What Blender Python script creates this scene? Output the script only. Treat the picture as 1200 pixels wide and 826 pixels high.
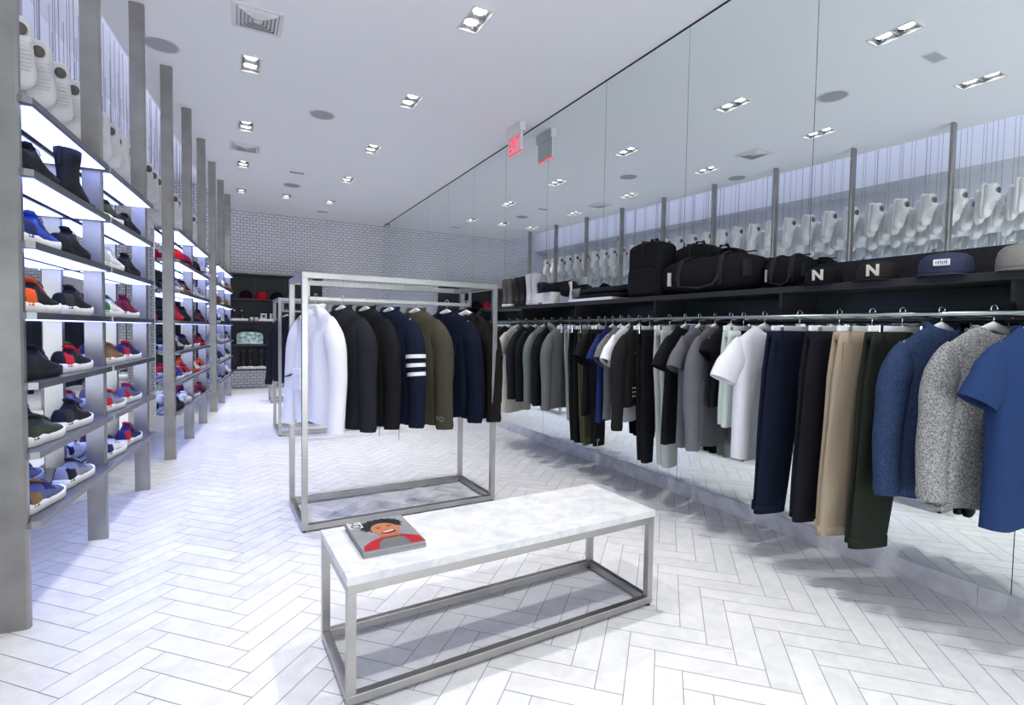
import bpy, bmesh, math, random
from mathutils import Vector, Matrix, noise
random.seed(7)
PI = math.pi
R = math.radians
for o in list(bpy.data.objects):
    bpy.data.objects.remove(o)
S = bpy.context.scene
COL = S.collection

# ------------------------------------------------------------------ camera
F_PX, YAW, PITCH, ROLL, CAM_H = 607.3, R(28.47), R(2.39), R(0.97), 1.25
fw = Vector((math.sin(YAW)*math.cos(PITCH), math.cos(YAW)*math.cos(PITCH), -math.sin(PITCH)))
rt = Vector((math.cos(YAW), -math.sin(YAW), 0))
up = rt.cross(fw)
r2 = rt*math.cos(ROLL)+up*math.sin(ROLL)
u2 = up*math.cos(ROLL)-rt*math.sin(ROLL)
cd = bpy.data.cameras.new('camera')
cd.sensor_width = 36
cd.lens = F_PX/1200*36
cd.clip_start = .05
cam = bpy.data.objects.new('camera', cd)
COL.objects.link(cam)
mw = Matrix((r2, u2, -fw)).transposed().to_4x4()
mw.translation = (0, 0, CAM_H)
cam.matrix_world = mw
S.camera = cam

# ------------------------------------------------------------------ light and exposure
S.view_settings.view_transform = 'Standard'
S.view_settings.look = 'None'
S.view_settings.exposure = 0.2
S.view_settings.gamma = 1
S.view_settings.use_curve_mapping = False
SPOT_W, SPOT_COL = 54.0, (1.0, 0.98, 0.955)
LENS_E = 14.0
LED_E, LED_COL = 3.3, (0.35, 0.43, 1.0)
COVE_E, COVE_COL = 4.5, (0.70, 0.73, 1.0)
FILL_W, FILL_COL = 210.0, (.88, .93, 1.0)
wl_d = bpy.data.lights.new('added_daylight_fill', 'AREA')
wl_d.shape = 'RECTANGLE'; wl_d.size = 3.6; wl_d.size_y = 2.6
wl_d.energy = FILL_W; wl_d.color = FILL_COL
wl_o = bpy.data.objects.new('added_daylight_fill', wl_d)
COL.objects.link(wl_o)
wl_o.location = (.9, -3.9, .9); wl_o.rotation_euler = (R(132), 0, 0)   # added unseen daylight, tilted up to brighten the ceiling
wd = bpy.data.worlds.new('world')
S.world = wd
wd.use_nodes = True
wd.node_tree.nodes['Background'].inputs[0].default_value = (.9, .92, 1, 1)
wd.node_tree.nodes['Background'].inputs[1].default_value = .25
try:
    S.cycles.caustics_reflective = True
    S.cycles.caustics_refractive = False
    S.cycles.glossy_bounces = 7
    S.cycles.max_bounces = 14
    S.cycles.diffuse_bounces = 5
except Exception:
    pass

# room constants (metres): mirror wall plane, ceiling, back wall, and the shelving row line
M, H, B = 3.065, 3.583, 11.9
RX, RA = -0.984, 0.0926
ROWROT = -math.atan(RA)
POST_Y0, POST_D = 2.744, 0.98
FRONT = -3.0
def row(y, off=0.0):
    return RX+RA*y+off

# ------------------------------------------------------------------ materials
MATS = {}
def nodes_of(name):
    m = bpy.data.materials.new(name)
    m.use_nodes = True
    nt = m.node_tree
    return m, nt, nt.nodes['Principled BSDF']
def setp(p, **k):
    for a, v in k.items():
        a = a.replace('_', ' ')
        if a in p.inputs:
            p.inputs[a].default_value = v
def rgb(c):
    return (c[0], c[1], c[2], 1)
def plain(name, c, rough=.6, metal=0.0, spec=.5, var=.08, scale=14, bump=0.0):
    if name in MATS: return MATS[name]
    m, nt, p = nodes_of(name)
    setp(p, Roughness=rough, Metallic=metal, Specular_IOR_Level=spec)
    tc = nt.nodes.new('ShaderNodeTexCoord')
    nz = nt.nodes.new('ShaderNodeTexNoise')
    nz.inputs['Scale'].default_value = scale
    nz.inputs['Detail'].default_value = 4
    nt.links.new(tc.outputs['Object'], nz.inputs['Vector'])
    mx = nt.nodes.new('ShaderNodeMix'); mx.data_type = 'RGBA'
    mx.inputs[6].default_value = rgb([max(0, x*(1-var)) for x in c])
    mx.inputs[7].default_value = rgb([min(1, x*(1+var)) for x in c])
    nt.links.new(nz.outputs['Fac'], mx.inputs[0])
    nt.links.new(mx.outputs[2], p.inputs['Base Color'])
    if bump:
        bp = nt.nodes.new('ShaderNodeBump')
        bp.inputs['Strength'].default_value = bump
        bp.inputs['Distance'].default_value = .002
        nt.links.new(nz.outputs['Fac'], bp.inputs['Height'])
        nt.links.new(bp.outputs['Normal'], p.inputs['Normal'])
    MATS[name] = m
    return m
def fabric(name, c, var=.18, scale=60, heather=None, hscale=160):
    if name in MATS: return MATS[name]
    m, nt, p = nodes_of(name)
    setp(p, Roughness=.92, Specular_IOR_Level=.08, Sheen_Weight=0.0)
    tc = nt.nodes.new('ShaderNodeTexCoord')
    nz = nt.nodes.new('ShaderNodeTexNoise')
    nz.inputs['Scale'].default_value = hscale if heather else scale
    nz.inputs['Detail'].default_value = 5
    nt.links.new(tc.outputs['Object'], nz.inputs['Vector'])
    mx = nt.nodes.new('ShaderNodeMix'); mx.data_type = 'RGBA'
    nt.links.new(nz.outputs['Fac'], mx.inputs[0])
    if heather:
        rp = nt.nodes.new('ShaderNodeMapRange')
        rp.inputs[1].default_value = .36; rp.inputs[2].default_value = .64
        nt.links.new(nz.outputs['Fac'], rp.inputs[0])
        nt.links.new(rp.outputs[0], mx.inputs[0])
        mx.inputs[6].default_value = rgb(c); mx.inputs[7].default_value = rgb(heather)
    else:
        mx.inputs[6].default_value = rgb([x*(1-var) for x in c])
        mx.inputs[7].default_value = rgb([min(1, x*(1+var)) for x in c])
    nt.links.new(mx.outputs[2], p.inputs['Base Color'])
    n2 = nt.nodes.new('ShaderNodeTexNoise'); n2.inputs['Scale'].default_value = 22
    n2.inputs['Detail'].default_value = 6
    nt.links.new(tc.outputs['Object'], n2.inputs['Vector'])
    bp = nt.nodes.new('ShaderNodeBump'); bp.inputs['Strength'].default_value = .35
    bp.inputs['Distance'].default_value = .006
    nt.links.new(n2.outputs['Fac'], bp.inputs['Height'])
    nt.links.new(bp.outputs['Normal'], p.inputs['Normal'])
    MATS[name] = m
    return m
def emit(name, c, e):
    if name in MATS: return MATS[name]
    m, nt, p = nodes_of(name)
    setp(p, Base_Color=rgb([.8*x for x in c]), Emission_Color=rgb(c), Emission_Strength=e)
    MATS[name] = m
    return m
def mirror_mat(name, c, rough=.0):
    m, nt, p = nodes_of(name)
    setp(p, Base_Color=rgb(c), Metallic=1.0, Roughness=rough)
    return m
def steel_mat(name, k0, k1):
    m, nt, p = nodes_of(name)
    setp(p, Metallic=1.0, Roughness=.36)
    tc = nt.nodes.new('ShaderNodeTexCoord')
    nz = nt.nodes.new('ShaderNodeTexNoise'); nz.inputs['Scale'].default_value = 6
    nz.inputs['Detail'].default_value = 7
    nt.links.new(tc.outputs['Object'], nz.inputs['Vector'])
    mx = nt.nodes.new('ShaderNodeMix'); mx.data_type = 'RGBA'
    mx.inputs[6].default_value = rgb(k0); mx.inputs[7].default_value = rgb(k1)
    nt.links.new(nz.outputs['Fac'], mx.inputs[0])
    nt.links.new(mx.outputs[2], p.inputs['Base Color'])
    mr = nt.nodes.new('ShaderNodeMapRange')
    mr.inputs[3].default_value = .28; mr.inputs[4].default_value = .48
    nt.links.new(nz.outputs['Fac'], mr.inputs[0])
    nt.links.new(mr.outputs[0], p.inputs['Roughness'])
    return m
def marble_mat(name, c0, c1, scale, rough, tone=False):
    m, nt, p = nodes_of(name)
    setp(p, Roughness=rough, Specular_IOR_Level=.4)
    tc = nt.nodes.new('ShaderNodeTexCoord')
    nz = nt.nodes.new('ShaderNodeTexNoise'); nz.inputs['Scale'].default_value = scale
    nz.inputs['Detail'].default_value = 9; nz.inputs['Roughness'].default_value = .62
    nz.inputs['Distortion'].default_value = .8
    if tone:
        # each tile takes its own piece of the stone
        at = nt.nodes.new('ShaderNodeAttribute'); at.attribute_name = 'tile_tone'
        vm = nt.nodes.new('ShaderNodeVectorMath'); vm.operation = 'MULTIPLY_ADD'
        nt.links.new(at.outputs['Fac'], vm.inputs[0]); vm.inputs[1].default_value = (37, 23, 11)
        nt.links.new(tc.outputs['Object'], vm.inputs[2])
        nt.links.new(vm.outputs[0], nz.inputs['Vector'])
    else:
        nt.links.new(tc.outputs['Object'], nz.inputs['Vector'])
    cr = nt.nodes.new('ShaderNodeValToRGB')
    e = cr.color_ramp.elements
    e[0].position = .34; e[0].color = rgb(c0)
    e[1].position = .62; e[1].color = rgb(c1)
    nt.links.new(nz.outputs['Fac'], cr.inputs[0])
    if tone:
        mx = nt.nodes.new('ShaderNodeMix'); mx.data_type = 'RGBA'; mx.blend_type = 'MULTIPLY'
        mx.inputs[0].default_value = 1
        mr = nt.nodes.new('ShaderNodeMapRange'); mr.inputs[3].default_value = .93; mr.inputs[4].default_value = 1.0
        nt.links.new(at.outputs['Fac'], mr.inputs[0])
        nt.links.new(cr.outputs[0], mx.inputs[6]); nt.links.new(mr.outputs[0], mx.inputs[7])
        nt.links.new(mx.outputs[2], p.inputs['Base Color'])
    else:
        nt.links.new(cr.outputs[0], p.inputs['Base Color'])
    return m
def brick_mat():
    m, nt, p = nodes_of('white_subway_tile')
    setp(p, Roughness=.22)
    tc = nt.nodes.new('ShaderNodeTexCoord')
    sp = nt.nodes.new('ShaderNodeSeparateXYZ'); cb = nt.nodes.new('ShaderNodeCombineXYZ')
    nt.links.new(tc.outputs['Object'], sp.inputs[0])
    nt.links.new(sp.outputs[0], cb.inputs[0]); nt.links.new(sp.outputs[2], cb.inputs[1])
    b = nt.nodes.new('ShaderNodeTexBrick')
    b.inputs['Color1'].default_value = rgb((.84, .84, .86)); b.inputs['Color2'].default_value = rgb((.76, .76, .79))
    b.inputs['Mortar'].default_value = rgb((.27, .27, .30))
    b.inputs['Scale'].default_value = 1
    b.inputs['Mortar Size'].default_value = .0045
    b.inputs['Mortar Smooth'].default_value = .0
    b.inputs['Brick Width'].default_value = .115
    b.inputs['Row Height'].default_value = .0575
    nt.links.new(cb.outputs[0], b.inputs['Vector'])
    nt.links.new(b.outputs['Color'], p.inputs['Base Color'])
    bp = nt.nodes.new('ShaderNodeBump'); bp.inputs['Strength'].default_value = .5; bp.invert = True
    bp.inputs['Distance'].default_value = .003
    nt.links.new(b.outputs['Fac'], bp.inputs['Height']); nt.links.new(bp.outputs[0], p.inputs['Normal'])
    return m
STEEL = steel_mat('brushed_steel', (.23, .22, .21), (.48, .465, .44))
STEELD = steel_mat('dark_brushed_steel', (.17, .17, .175), (.30, .30, .305))
STEELL = steel_mat('lit_brushed_steel', (.30, .29, .28), (.54, .53, .51))  # rack and bench steel, colour lightened to look lit
CHROME = plain('polished_chrome', (.8, .8, .82), .12, 1.0, var=.02)
MIRROR = mirror_mat('mirror_glass', (.85, .905, .895))
LMIRROR = mirror_mat('mirror_glass_clear', (.84, .87, .88))
FLOORM = marble_mat('marble_tile', (.66, .66, .675), (.76, .76, .765), 8, .42, True)
GROUT = plain('grey_grout', (.25, .25, .265), .9)
MARBLE = marble_mat('white_marble', (.50, .51, .535), (.69, .69, .69), 9, .3)
BASEM = marble_mat('shaded_marble', (.50, .50, .54), (.70, .70, .73), 7, .4)  # baseboard marble, its shade put into the grey-lavender colour
BRICK = brick_mat()
WHITE = plain('white_paint', (.88, .88, .90), .75, var=.01, scale=2)
LWHITE = plain('lilac_lit_white_paint', (.86, .86, .90), .8, var=.01, scale=2)  # plain white wall, lilac of the recess light put into its colour
BLACKW = plain('black_lacquer', (.013, .013, .016), .45, var=.1)
BLACKS = plain('black_board', (.02, .02, .022), .35, var=.1)
GREENB = plain('dark_green_glass_board', (.022, .040, .036), .22, var=.05)
DARK = plain('dark_gap', (.02, .02, .02), .8)
PLASTIC = plain('white_plastic', (.8, .8, .8), .4, var=.02)
VENTG = plain('grey_mesh_cloth', (.42, .43, .46), .8, var=.1, scale=200)
PLASTER = plain('white_plaster_cast', (.90, .89, .88), .8, var=.03, scale=55, bump=.8)
CORD = plain('grey_cord', (.35, .36, .42), .8)
HWOOD = plain('white_hanger_lacquer', (.84, .86, .86), .35, var=.02)
CARDW = plain('white_card', (.82, .82, .82), .6, var=.02)
PAPER = plain('magazine_pages', (.30, .30, .31), .7, var=.12, scale=90)

# ------------------------------------------------------------------ mesh builder
class MB:
    def __init__(s):
        s.v = []; s.f = []
    def add(s, vs, fs):
        n = len(s.v)
        s.v += [tuple(v) for v in vs]
        s.f += [tuple(i+n for i in f) for f in fs]
    def box(s, x0, x1, y0, y1, z0, z1, mat=None):
        vs = [Vector((x, y, z)) for z in (z0, z1) for y in (y0, y1) for x in (x0, x1)]
        if mat is not None: vs = [mat @ v for v in vs]
        s.add(vs, [(0, 2, 3, 1), (4, 5, 7, 6), (0, 1, 5, 4), (2, 6, 7, 3), (0, 4, 6, 2), (1, 3, 7, 5)])
        return s
    def prism(s, pts, z0, z1, mat=None):
        n = len(pts)
        vs = [Vector((x, y, z0)) for x, y in pts]+[Vector((x, y, z1)) for x, y in pts]
        if mat is not None: vs = [mat @ v for v in vs]
        a = sum(pts[i][0]*pts[(i+1) % n][1]-pts[(i+1) % n][0]*pts[i][1] for i in range(n))
        idx = list(range(n)) if a > 0 else list(range(n))[::-1]
        fs = [tuple(idx[::-1]), tuple(i+n for i in idx)]
        for k in range(n):
            i, j = idx[k], idx[(k+1) % n]
            fs.append((i, j, j+n, i+n))
        s.add(vs, fs)
        return s
    def loft(s, rings, cap0=True, cap1=True, closed=True):
        n = len(rings[0]); vs = [p for r in rings for p in r]; fs = []
        for a in range(len(rings)-1):
            for j in range(n if closed else n-1):
                k = (j+1) % n
                fs.append((a*n+j, a*n+k, (a+1)*n+k, (a+1)*n+j))
        if cap0: fs.append(tuple(range(n))[::-1])
        if cap1: fs.append(tuple(range((len(rings)-1)*n, len(rings)*n)))
        s.add(vs, fs)
        return s
    def tube(s, path, rad, seg=8, ref=(0, 1, 0), cap=True):
        P = [Vector(p) for p in path]; ref = Vector(ref); rings = []
        for i, p in enumerate(P):
            t = (P[min(i+1, len(P)-1)]-P[max(i-1, 0)]).normalized()
            rf = ref if abs(t.dot(ref)) < .98 else Vector((1, 0, 0))
            n = rf.cross(t).normalized(); b = t.cross(n)
            r = rad[i] if isinstance(rad, (list, tuple)) else rad
            ra, rb = r if isinstance(r, (list, tuple)) else (r, r)
            rings.append([p+n*(ra*math.cos(2*PI*k/seg))+b*(rb*math.sin(2*PI*k/seg)) for k in range(seg)])
        s.loft(rings, cap, cap)
        return s
    def lathe(s, prof, seg=24, mat=None):
        rings = []
        for r, z in prof:
            rg = [Vector((r*math.cos(2*PI*k/seg), r*math.sin(2*PI*k/seg), z)) for k in range(seg)]
            if mat is not None: rg = [mat @ v for v in rg]
            rings.append(rg)
        s.loft(rings)
        return s
    def build(s, name, mat, parent=None, smooth=False, bevel=0.0, fix=False):
        me = bpy.data.meshes.new(name)
        me.from_pydata(s.v, [], s.f)
        me.update()
        if fix:
            bm = bmesh.new(); bm.from_mesh(me)
            bmesh.ops.recalc_face_normals(bm, faces=bm.faces)
            bm.to_mesh(me); bm.free()
        if smooth:
            me.polygons.foreach_set('use_smooth', [True]*len(me.polygons))
        me.materials.append(mat)
        o = bpy.data.objects.new(name, me)
        COL.objects.link(o)
        if parent: o.parent = parent
        if bevel:
            b = o.modifiers.new('bevel', 'BEVEL'); b.width = bevel; b.segments = 2; b.limit_method = 'ANGLE'
        return o
def thing(name, label, cat, loc=(0, 0, 0), rotz=0.0, group=None):
    o = bpy.data.objects.new(name, None)
    o.empty_display_size = .05
    COL.objects.link(o)
    o.location = loc; o.rotation_euler = (0, 0, rotz)
    o['label'] = label; o['category'] = cat
    if group: o['group'] = group
    return o
def tag(o, label, cat, group=None):
    o['label'] = label; o['category'] = cat
    if group: o['group'] = group
    return o
def struct(o):
    o['kind'] = 'structure'
    return o
def dup(root, loc, rotz=0.0, label=None, group=None, mats=None, scale=None):
    r = root.copy(); COL.objects.link(r)
    r.location = loc; r.rotation_euler = (0, 0, rotz)
    if scale: r.scale = scale
    if label: r['label'] = label
    if group: r['group'] = group
    if mats: recolour(r, mats)
    for ch in list(root.children):
        c = ch.copy(); COL.objects.link(c); c.parent = r
        if mats: recolour(c, mats)
        for g in list(ch.children):
            d = g.copy(); COL.objects.link(d); d.parent = c
            if mats: recolour(d, mats)
    return r
def recolour(o, mats):
    k = o.name.split('.')[0]
    if k in mats and o.type == 'MESH':
        o.material_slots[0].link = 'OBJECT'
        o.material_slots[0].material = mats[k]
def recolour_tree(r, mats):
    recolour(r, mats)
    for c in r.children: recolour_tree(c, mats)
def text_mesh(name, txt, size, mat, parent, matrix, bold=0.0, ext=.0006, xs=1.0):
    cu = bpy.data.curves.new(name+'_curve', 'FONT')
    cu.body = txt; cu.size = size; cu.extrude = ext; cu.offset = bold
    cu.align_x = 'CENTER'; cu.align_y = 'CENTER'
    to = bpy.data.objects.new('tmp_text', cu); COL.objects.link(to)
    dg = bpy.context.evaluated_depsgraph_get()
    me = bpy.data.meshes.new_from_object(to.evaluated_get(dg))
    bpy.data.objects.remove(to); bpy.data.curves.remove(cu)
    me.transform(matrix @ Matrix.Diagonal((xs, 1, 1, 1)))
    me.materials.clear(); me.materials.append(mat)
    o = bpy.data.objects.new(name, me); COL.objects.link(o); o.parent = parent
    return o
def lerp(a, b, t): return a+(b-a)*t
def interp(tab, t):
    if t <= tab[0][0]: return tab[0][1]
    for (a, va), (b, vb) in zip(tab, tab[1:]):
        if t <= b: return lerp(va, vb, (t-a)/(b-a) if b > a else 0)
    return tab[-1][1]

# ------------------------------------------------------------------ the room
# floor: 45 degree herringbone, tile 0.1 x 0.4 m
def make_floor():
    W = .0998; n = 4; g = .0015
    x0off = .055; y0off = 1.195
    vs, fs, tone = [], [], []
    def wp(u, v):
        a = (u-v)*W/math.sqrt(2); b = (u+v)*W/math.sqrt(2)
        return (a+x0off, b+y0off)
    rng = random.Random(3)
    lo, hi = -80, 140
    for u in range(lo, hi):
        for v in range(lo, hi):
            d = (u-v) % (2*n)
            if d == 0: a, b, c, e = u, u+n, v, v+1
            elif d == 2*n-1: a, b, c, e = u, u+1, v, v+n
            else: continue
            cx, cy = wp((a+b)/2, (c+e)/2)
            if not (-2.95 < cx < M+.3 and FRONT-.2 < cy < B+.3): continue
            q = [wp(a, c), wp(b, c), wp(b, e), wp(a, e)]
            mx = sum(p[0] for p in q)/4; my = sum(p[1] for p in q)/4
            # shrink by the grout
            gg = g/W
            q = [wp(a+gg, c+gg), wp(b-gg, c+gg), wp(b-gg, e-gg), wp(a+gg, e-gg)]
            i = len(vs)
            vs += [(x, y, 0.0) for x, y in q]; fs.append((i, i+1, i+2, i+3)); tone.append(rng.random())
    me = bpy.data.meshes.new('floor'); me.from_pydata(vs, [], fs); me.update()
    at = me.attributes.new('tile_tone', 'FLOAT', 'FACE')
    at.data.foreach_set('value', tone)
    me.materials.append(FLOORM)
    o = bpy.data.objects.new('floor', me); COL.objects.link(o); struct(o)
    gb = MB().box(-3.1, M+.35, FRONT-.2, B+.3, -.08, -.0015).build('grout_bed', GROUT, o); struct(gb)
make_floor()

LIGHTS = [(x, y) for y in (-1.1, .55, 2.21, 3.67, 5.28, 6.91, 8.52, 10.16) for x in (.165, 1.63)]+[(.884, 10.17)]
LHX, LHY = .072, .152     # half size of a twin downlight opening
def make_ceiling():
    m = MB()
    xs = {-.12, M+.2}; ys = {FRONT, B+.2}
    for x, y in LIGHTS:
        xs |= {x-LHX, x+LHX}; ys |= {y-LHY, y+LHY}
    xs, ys = sorted(xs), sorted(ys)
    for a, b in zip(xs, xs[1:]):
        for c, d in zip(ys, ys[1:]):
            mx, my = (a+b)/2, (c+d)/2
            if any(abs(mx-x) < LHX and abs(my-y) < LHY for x, y in LIGHTS): continue
            m.box(a, b, c, d, H, H+.10)
    o0, o1 = -.33, 0
    pts = [(row(FRONT, -.33), FRONT), (-.12, FRONT), (-.12, B+.2), (row(B+.2, -.33), B+.2)]
    m.prism(pts, H, H+.40)
    # recess roof above the hanging display
    m.prism([(row(FRONT, -2.0), FRONT), (row(FRONT, -.33), FRONT), (row(B+.2, -.33), B+.2), (row(B+.2, -2.0), B+.2)], H+.40, H+.5)
    struct(m.build('ceiling', plain('ceiling_paint', (.945, .95, .965), .8, var=.005, scale=2)))
make_ceiling()

def strip(off0, off1, y0, y1, z0, z1, m=None):
    m = m or MB()
    m.prism([(row(y0, off0), y0), (row(y0, off1), y0), (row(y1, off1), y1), (row(y1, off0), y1)], z0, z1)
    return m
# left wall: mirrored below, a soffit along its top
LW = -1.45
wl = struct(strip(-1.60, LW-.012, FRONT, B, 0, 3.40).build('wall_left', LWHITE))
m = MB()
strip(-1.60, -1.06, FRONT, B, 3.34, H+.40, m)
struct(m.build('soffit', LWHITE, wl))
for k in range(14):
    a = -2.98+.98*k
    b = a+.98
    if b > 10.9: break
    struct(strip(LW-.012, LW, a+.0012, b-.0012, .10, 2.56).build('mirror_panel', LMIRROR, wl))
struct(strip(LW-.012, LW+.012, FRONT, B, 0, .10).build('baseboard_left', BASEM))
# back wall
struct(MB().box(-3.4, M+.3, B, B+.15, 0, H+.45).build('wall_back', BRICK))
m = MB()
m.box(-3.6, -.95, FRONT-.15, FRONT, 0, H+.45); m.box(2.75, M+.3, FRONT-.15, FRONT, 0, H+.45)
m.box(-.95, 2.75, FRONT-.15, FRONT, 2.9, H+.45); m.box(-.95, 2.75, FRONT-.15, FRONT, 0, .2)
struct(m.build('wall_front', WHITE))
m = MB()
for x in (-.95, .26, 1.49, 2.70): m.box(x, x+.05, FRONT-.12, FRONT-.04, .2, 2.9)
m.box(-.95, 2.75, FRONT-.12, FRONT-.04, 2.85, 2.9); m.box(-.95, 2.75, FRONT-.12, FRONT-.04, .2, .25)
struct(m.build('added_window_1', BLACKW))  # unseen shopfront frame, added with its opening for the fill daylight
# right mirror wall
wr = struct(MB().box(M+.012, M+.15, FRONT, B, 0, H).build('wall_right', DARK))
k0 = 1.918
for k in range(-5, 11):
    a = k0+.992*k; b = a+.992
    b = min(b, B)
    if a >= B-.05: break
    struct(MB().box(M, M+.012, a+.0018, b-.0018, .103, H-.012).build('mirror_panel', MIRROR, wr))
struct(MB().box(M-.004, M+.012, FRONT, B, H-.012, H).build('trim_1', DARK))
m = MB()
for k in range(-5, 12):
    a = 1.04+.985*k
    m.box(M-.008, M+.012, max(a+.001, FRONT), min(a+.985-.001, B), 0, .103)
struct(m.build('baseboard_right', BASEM))
# pale door at the end of the back wall
d = struct(MB().box(1.86, 2.96, B-.03, B+.01, 0, 2.10).build('door_1', plain('grey_white_door', (.62, .63, .65), .4, var=.02)))
struct(MB().box(2.80, 2.83, B-.09, B-.03, .9, 1.2).build('door_handle', STEEL, d))

# ------------------------------------------------------------------ ceiling things
LENSM = emit('lamp_lens_glow', (1, .98, .95), LENS_E)
HOUS = plain('grey_lamp_housing', (.22, .22, .23), .5)
def make_downlight():
    t = thing('recessed_downlight', '', 'ceiling light')
    fm = MB()
    for a in ((-LHX-.012, -LHX, -LHY-.012, LHY+.012), (LHX, LHX+.012, -LHY-.012, LHY+.012), (-LHX, LHX, -LHY-.012, -LHY), (-LHX, LHX, LHY, LHY+.012)):
        fm.box(a[0], a[1], a[2], a[3], -.006, -.0005)
    fm.build('frame', PLASTIC, t)
    hm = MB()
    hm.box(-LHX, -LHX+.003, -LHY, LHY, 0, .09); hm.box(LHX-.003, LHX, -LHY, LHY, 0, .09)
    hm.box(-LHX, LHX, -LHY, -LHY+.003, 0, .09); hm.box(-LHX, LHX, LHY-.003, LHY, 0, .09)
    hm.box(-LHX, LHX, -LHY, LHY, .087, .09); hm.box(-LHX, LHX, -.003, .003, .0, .09)
    hm.build('housing', HOUS, t)
    for s in (-1, 1):
        MB().lathe([(.045, .03), (.066, .012), (.066, .02), (.048, .04)], 24, Matrix.Translation((0, s*.078, 0))).build('reflector_ring', CHROME, t, True, fix=True)
        MB().lathe([(.0, .022), (.03, .018), (.056, .026), (.056, .034), (.0, .034)], 24, Matrix.Translation((0, s*.078, 0))).build('lens', LENSM, t, True, fix=True)
    return t
DL = make_downlight()
ordn = ['first', 'second', 'third', 'fourth', 'fifth', 'sixth', 'seventh', 'eighth']
for i, (x, y) in enumerate(LIGHTS):
    k = i//2
    if i == len(LIGHTS)-1:
        lab = 'twin recessed downlight midway between the two ceiling rows, near tiled back wall'
    else:
        lab = 'twin downlight in ceiling row nearer the %s, %s of eight toward back wall' % ('shoe shelves' if x < 1 else 'mirror wall', ordn[k])
    o = DL if i == 0 else dup(DL, (x, y, H), 0)
    o.location = (x, y, H); o['label'] = lab; o['group'] = 'twin downlights in the ceiling'
    ld = bpy.data.lights.new('downlight_lamp', 'SPOT')
    ld.energy = SPOT_W; ld.color = SPOT_COL; ld.spot_size = R(80); ld.spot_blend = .7; ld.shadow_soft_size = .045
    lo = bpy.data.objects.new('downlight_lamp', ld); COL.objects.link(lo)
    lo.parent = o; lo.location = (0, 0, -.005)

def make_speaker():
    t = thing('ceiling_speaker', '', 'speaker')
    MB().lathe([(.118, -.004), (.132, -.008), (.138, -.001), (.118, -.001)], 40).build('rim', PLASTIC, t, True, fix=True)
    MB().lathe([(0, -.006), (.119, -.005), (.119, -.001), (0, -.001)], 40).build('grille', VENTG, t, fix=True)
    return t
SP = make_speaker()
for i, (x, y, l) in enumerate([(.89, 6.1, 'round grey ceiling speaker midway along the middle of the ceiling'), (.89, 9.34, 'round grey ceiling speaker near the tiled back wall'),
                               (-.50, 5.3, 'round grey ceiling speaker just behind the third steel post'), (.97, 3.05, 'round grey ceiling speaker above the steel rack, seen in the mirror')]):
    o = SP if i == 0 else dup(SP, (0, 0, 0))
    o.location = (x, y, H); o['label'] = l; o['group'] = 'round speakers in the ceiling'
def make_vent():
    t = thing('air_vent', '', 'air vent')
    m = MB()
    for a, b, z in ((.175, .145, -.008),):
        for q in ((-a, -b, -a, a), (b, a, -a, a), (-b, b, -a, -b), (-b, b, b, a)): m.box(q[0], q[1], q[2], q[3], z, -.0005)
    m.build('frame', PLASTIC, t, bevel=.002)
    MB().box(-.145, .145, -.145, .145, -.002, -.0005).build('backing', HOUS, t)
    for j in range(5):
        a = .140-.026*j; b = a-.016
        m = MB()
        rings = [[(sx*a, sy*a, -.003) for sx, sy in ((-1, -1), (1, -1), (1, 1), (-1, 1))], [(sx*b, sy*b, -.018) for sx, sy in ((-1, -1), (1, -1), (1, 1), (-1, 1))],
                 [(sx*(b-.004), sy*(b-.004), -.018) for sx, sy in ((-1, -1), (1, -1), (1, 1), (-1, 1))], [(sx*(a-.008), sy*(a-.008), -.003) for sx, sy in ((-1, -1), (1, -1), (1, 1), (-1, 1))]]
        m.loft(rings, False, False); m.build('louvre', PLASTIC, t, fix=True)
    MB().box(-.026, .026, -.026, .026, -.018, -.002).build('centre_plate', PLASTIC, t)
    return t
VT = make_vent()
for i, (x, y, l) in enumerate([(.19, 4.5, 'large square white air vent nearest the camera with stepped louvres'), (.175, 7.72, 'square white air vent farther back, past the third downlight by the shelves')]):
    o = VT if i == 0 else dup(VT, (0, 0, 0))
    o.location = (x, y, H); o['label'] = l; o['group'] = 'square air vents'
def make_slot():
    t = thing('slot_grille', '', 'vent')
    m = MB(); m.box(-.11, .11, -.055, .055, -.005, -.0005); m.build('plate', PLASTIC, t)
    m = MB()
    for j in range(7): m.box(-.095, .095, -.042+.013*j, -.036+.013*j, -.007, -.005)
    m.build('slats', VENTG, t)
    return t
SG = make_slot()
for i, (x, y, l) in enumerate([(.884, 8.54, 'small rectangular ceiling grille between the two far speakers'), (1.63, 11.1, 'small rectangular ceiling grille closest to tiled back wall'), (.98, 2.22, 'small rectangular ceiling grille over the marble bench')]):
    o = SG if i == 0 else dup(SG, (0, 0, 0))
    o.location = (x, y, H); o['label'] = l; o['group'] = 'small ceiling grilles'
# exit sign hanging from the ceiling by the mirror
ex = thing('exit_sign', 'white exit sign with glowing red letters hung from ceiling beside mirror', 'exit sign', (2.86, 5.28, H), 0)
MB().box(-.035, .035, -.17, .17, -.10, -.001).build('housing', PLASTIC, ex, bevel=.006)
MB().box(-.012, .012, -.155, .155, -.31, -.10).build('panel', plain('frosted_acrylic', (.78, .80, .82), .3, var=.02), ex, bevel=.003)
EXR = emit('exit_red_glow', (1, .02, .045), 1.0)
mt = Matrix.Translation((-.0135, .0, -.215)) @ Matrix(((0, 0, -1, 0), (-1, 0, 0, 0), (0, 1, 0, 0), (0, 0, 0, 1)))
text_mesh('lettering', 'EXIT', .20, EXR, ex, mt, bold=.002, ext=.001, xs=.62)
MB().box(-.0125, .0125, -.156, .156, -.312, -.308).build('red_edge', EXR, ex)
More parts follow.
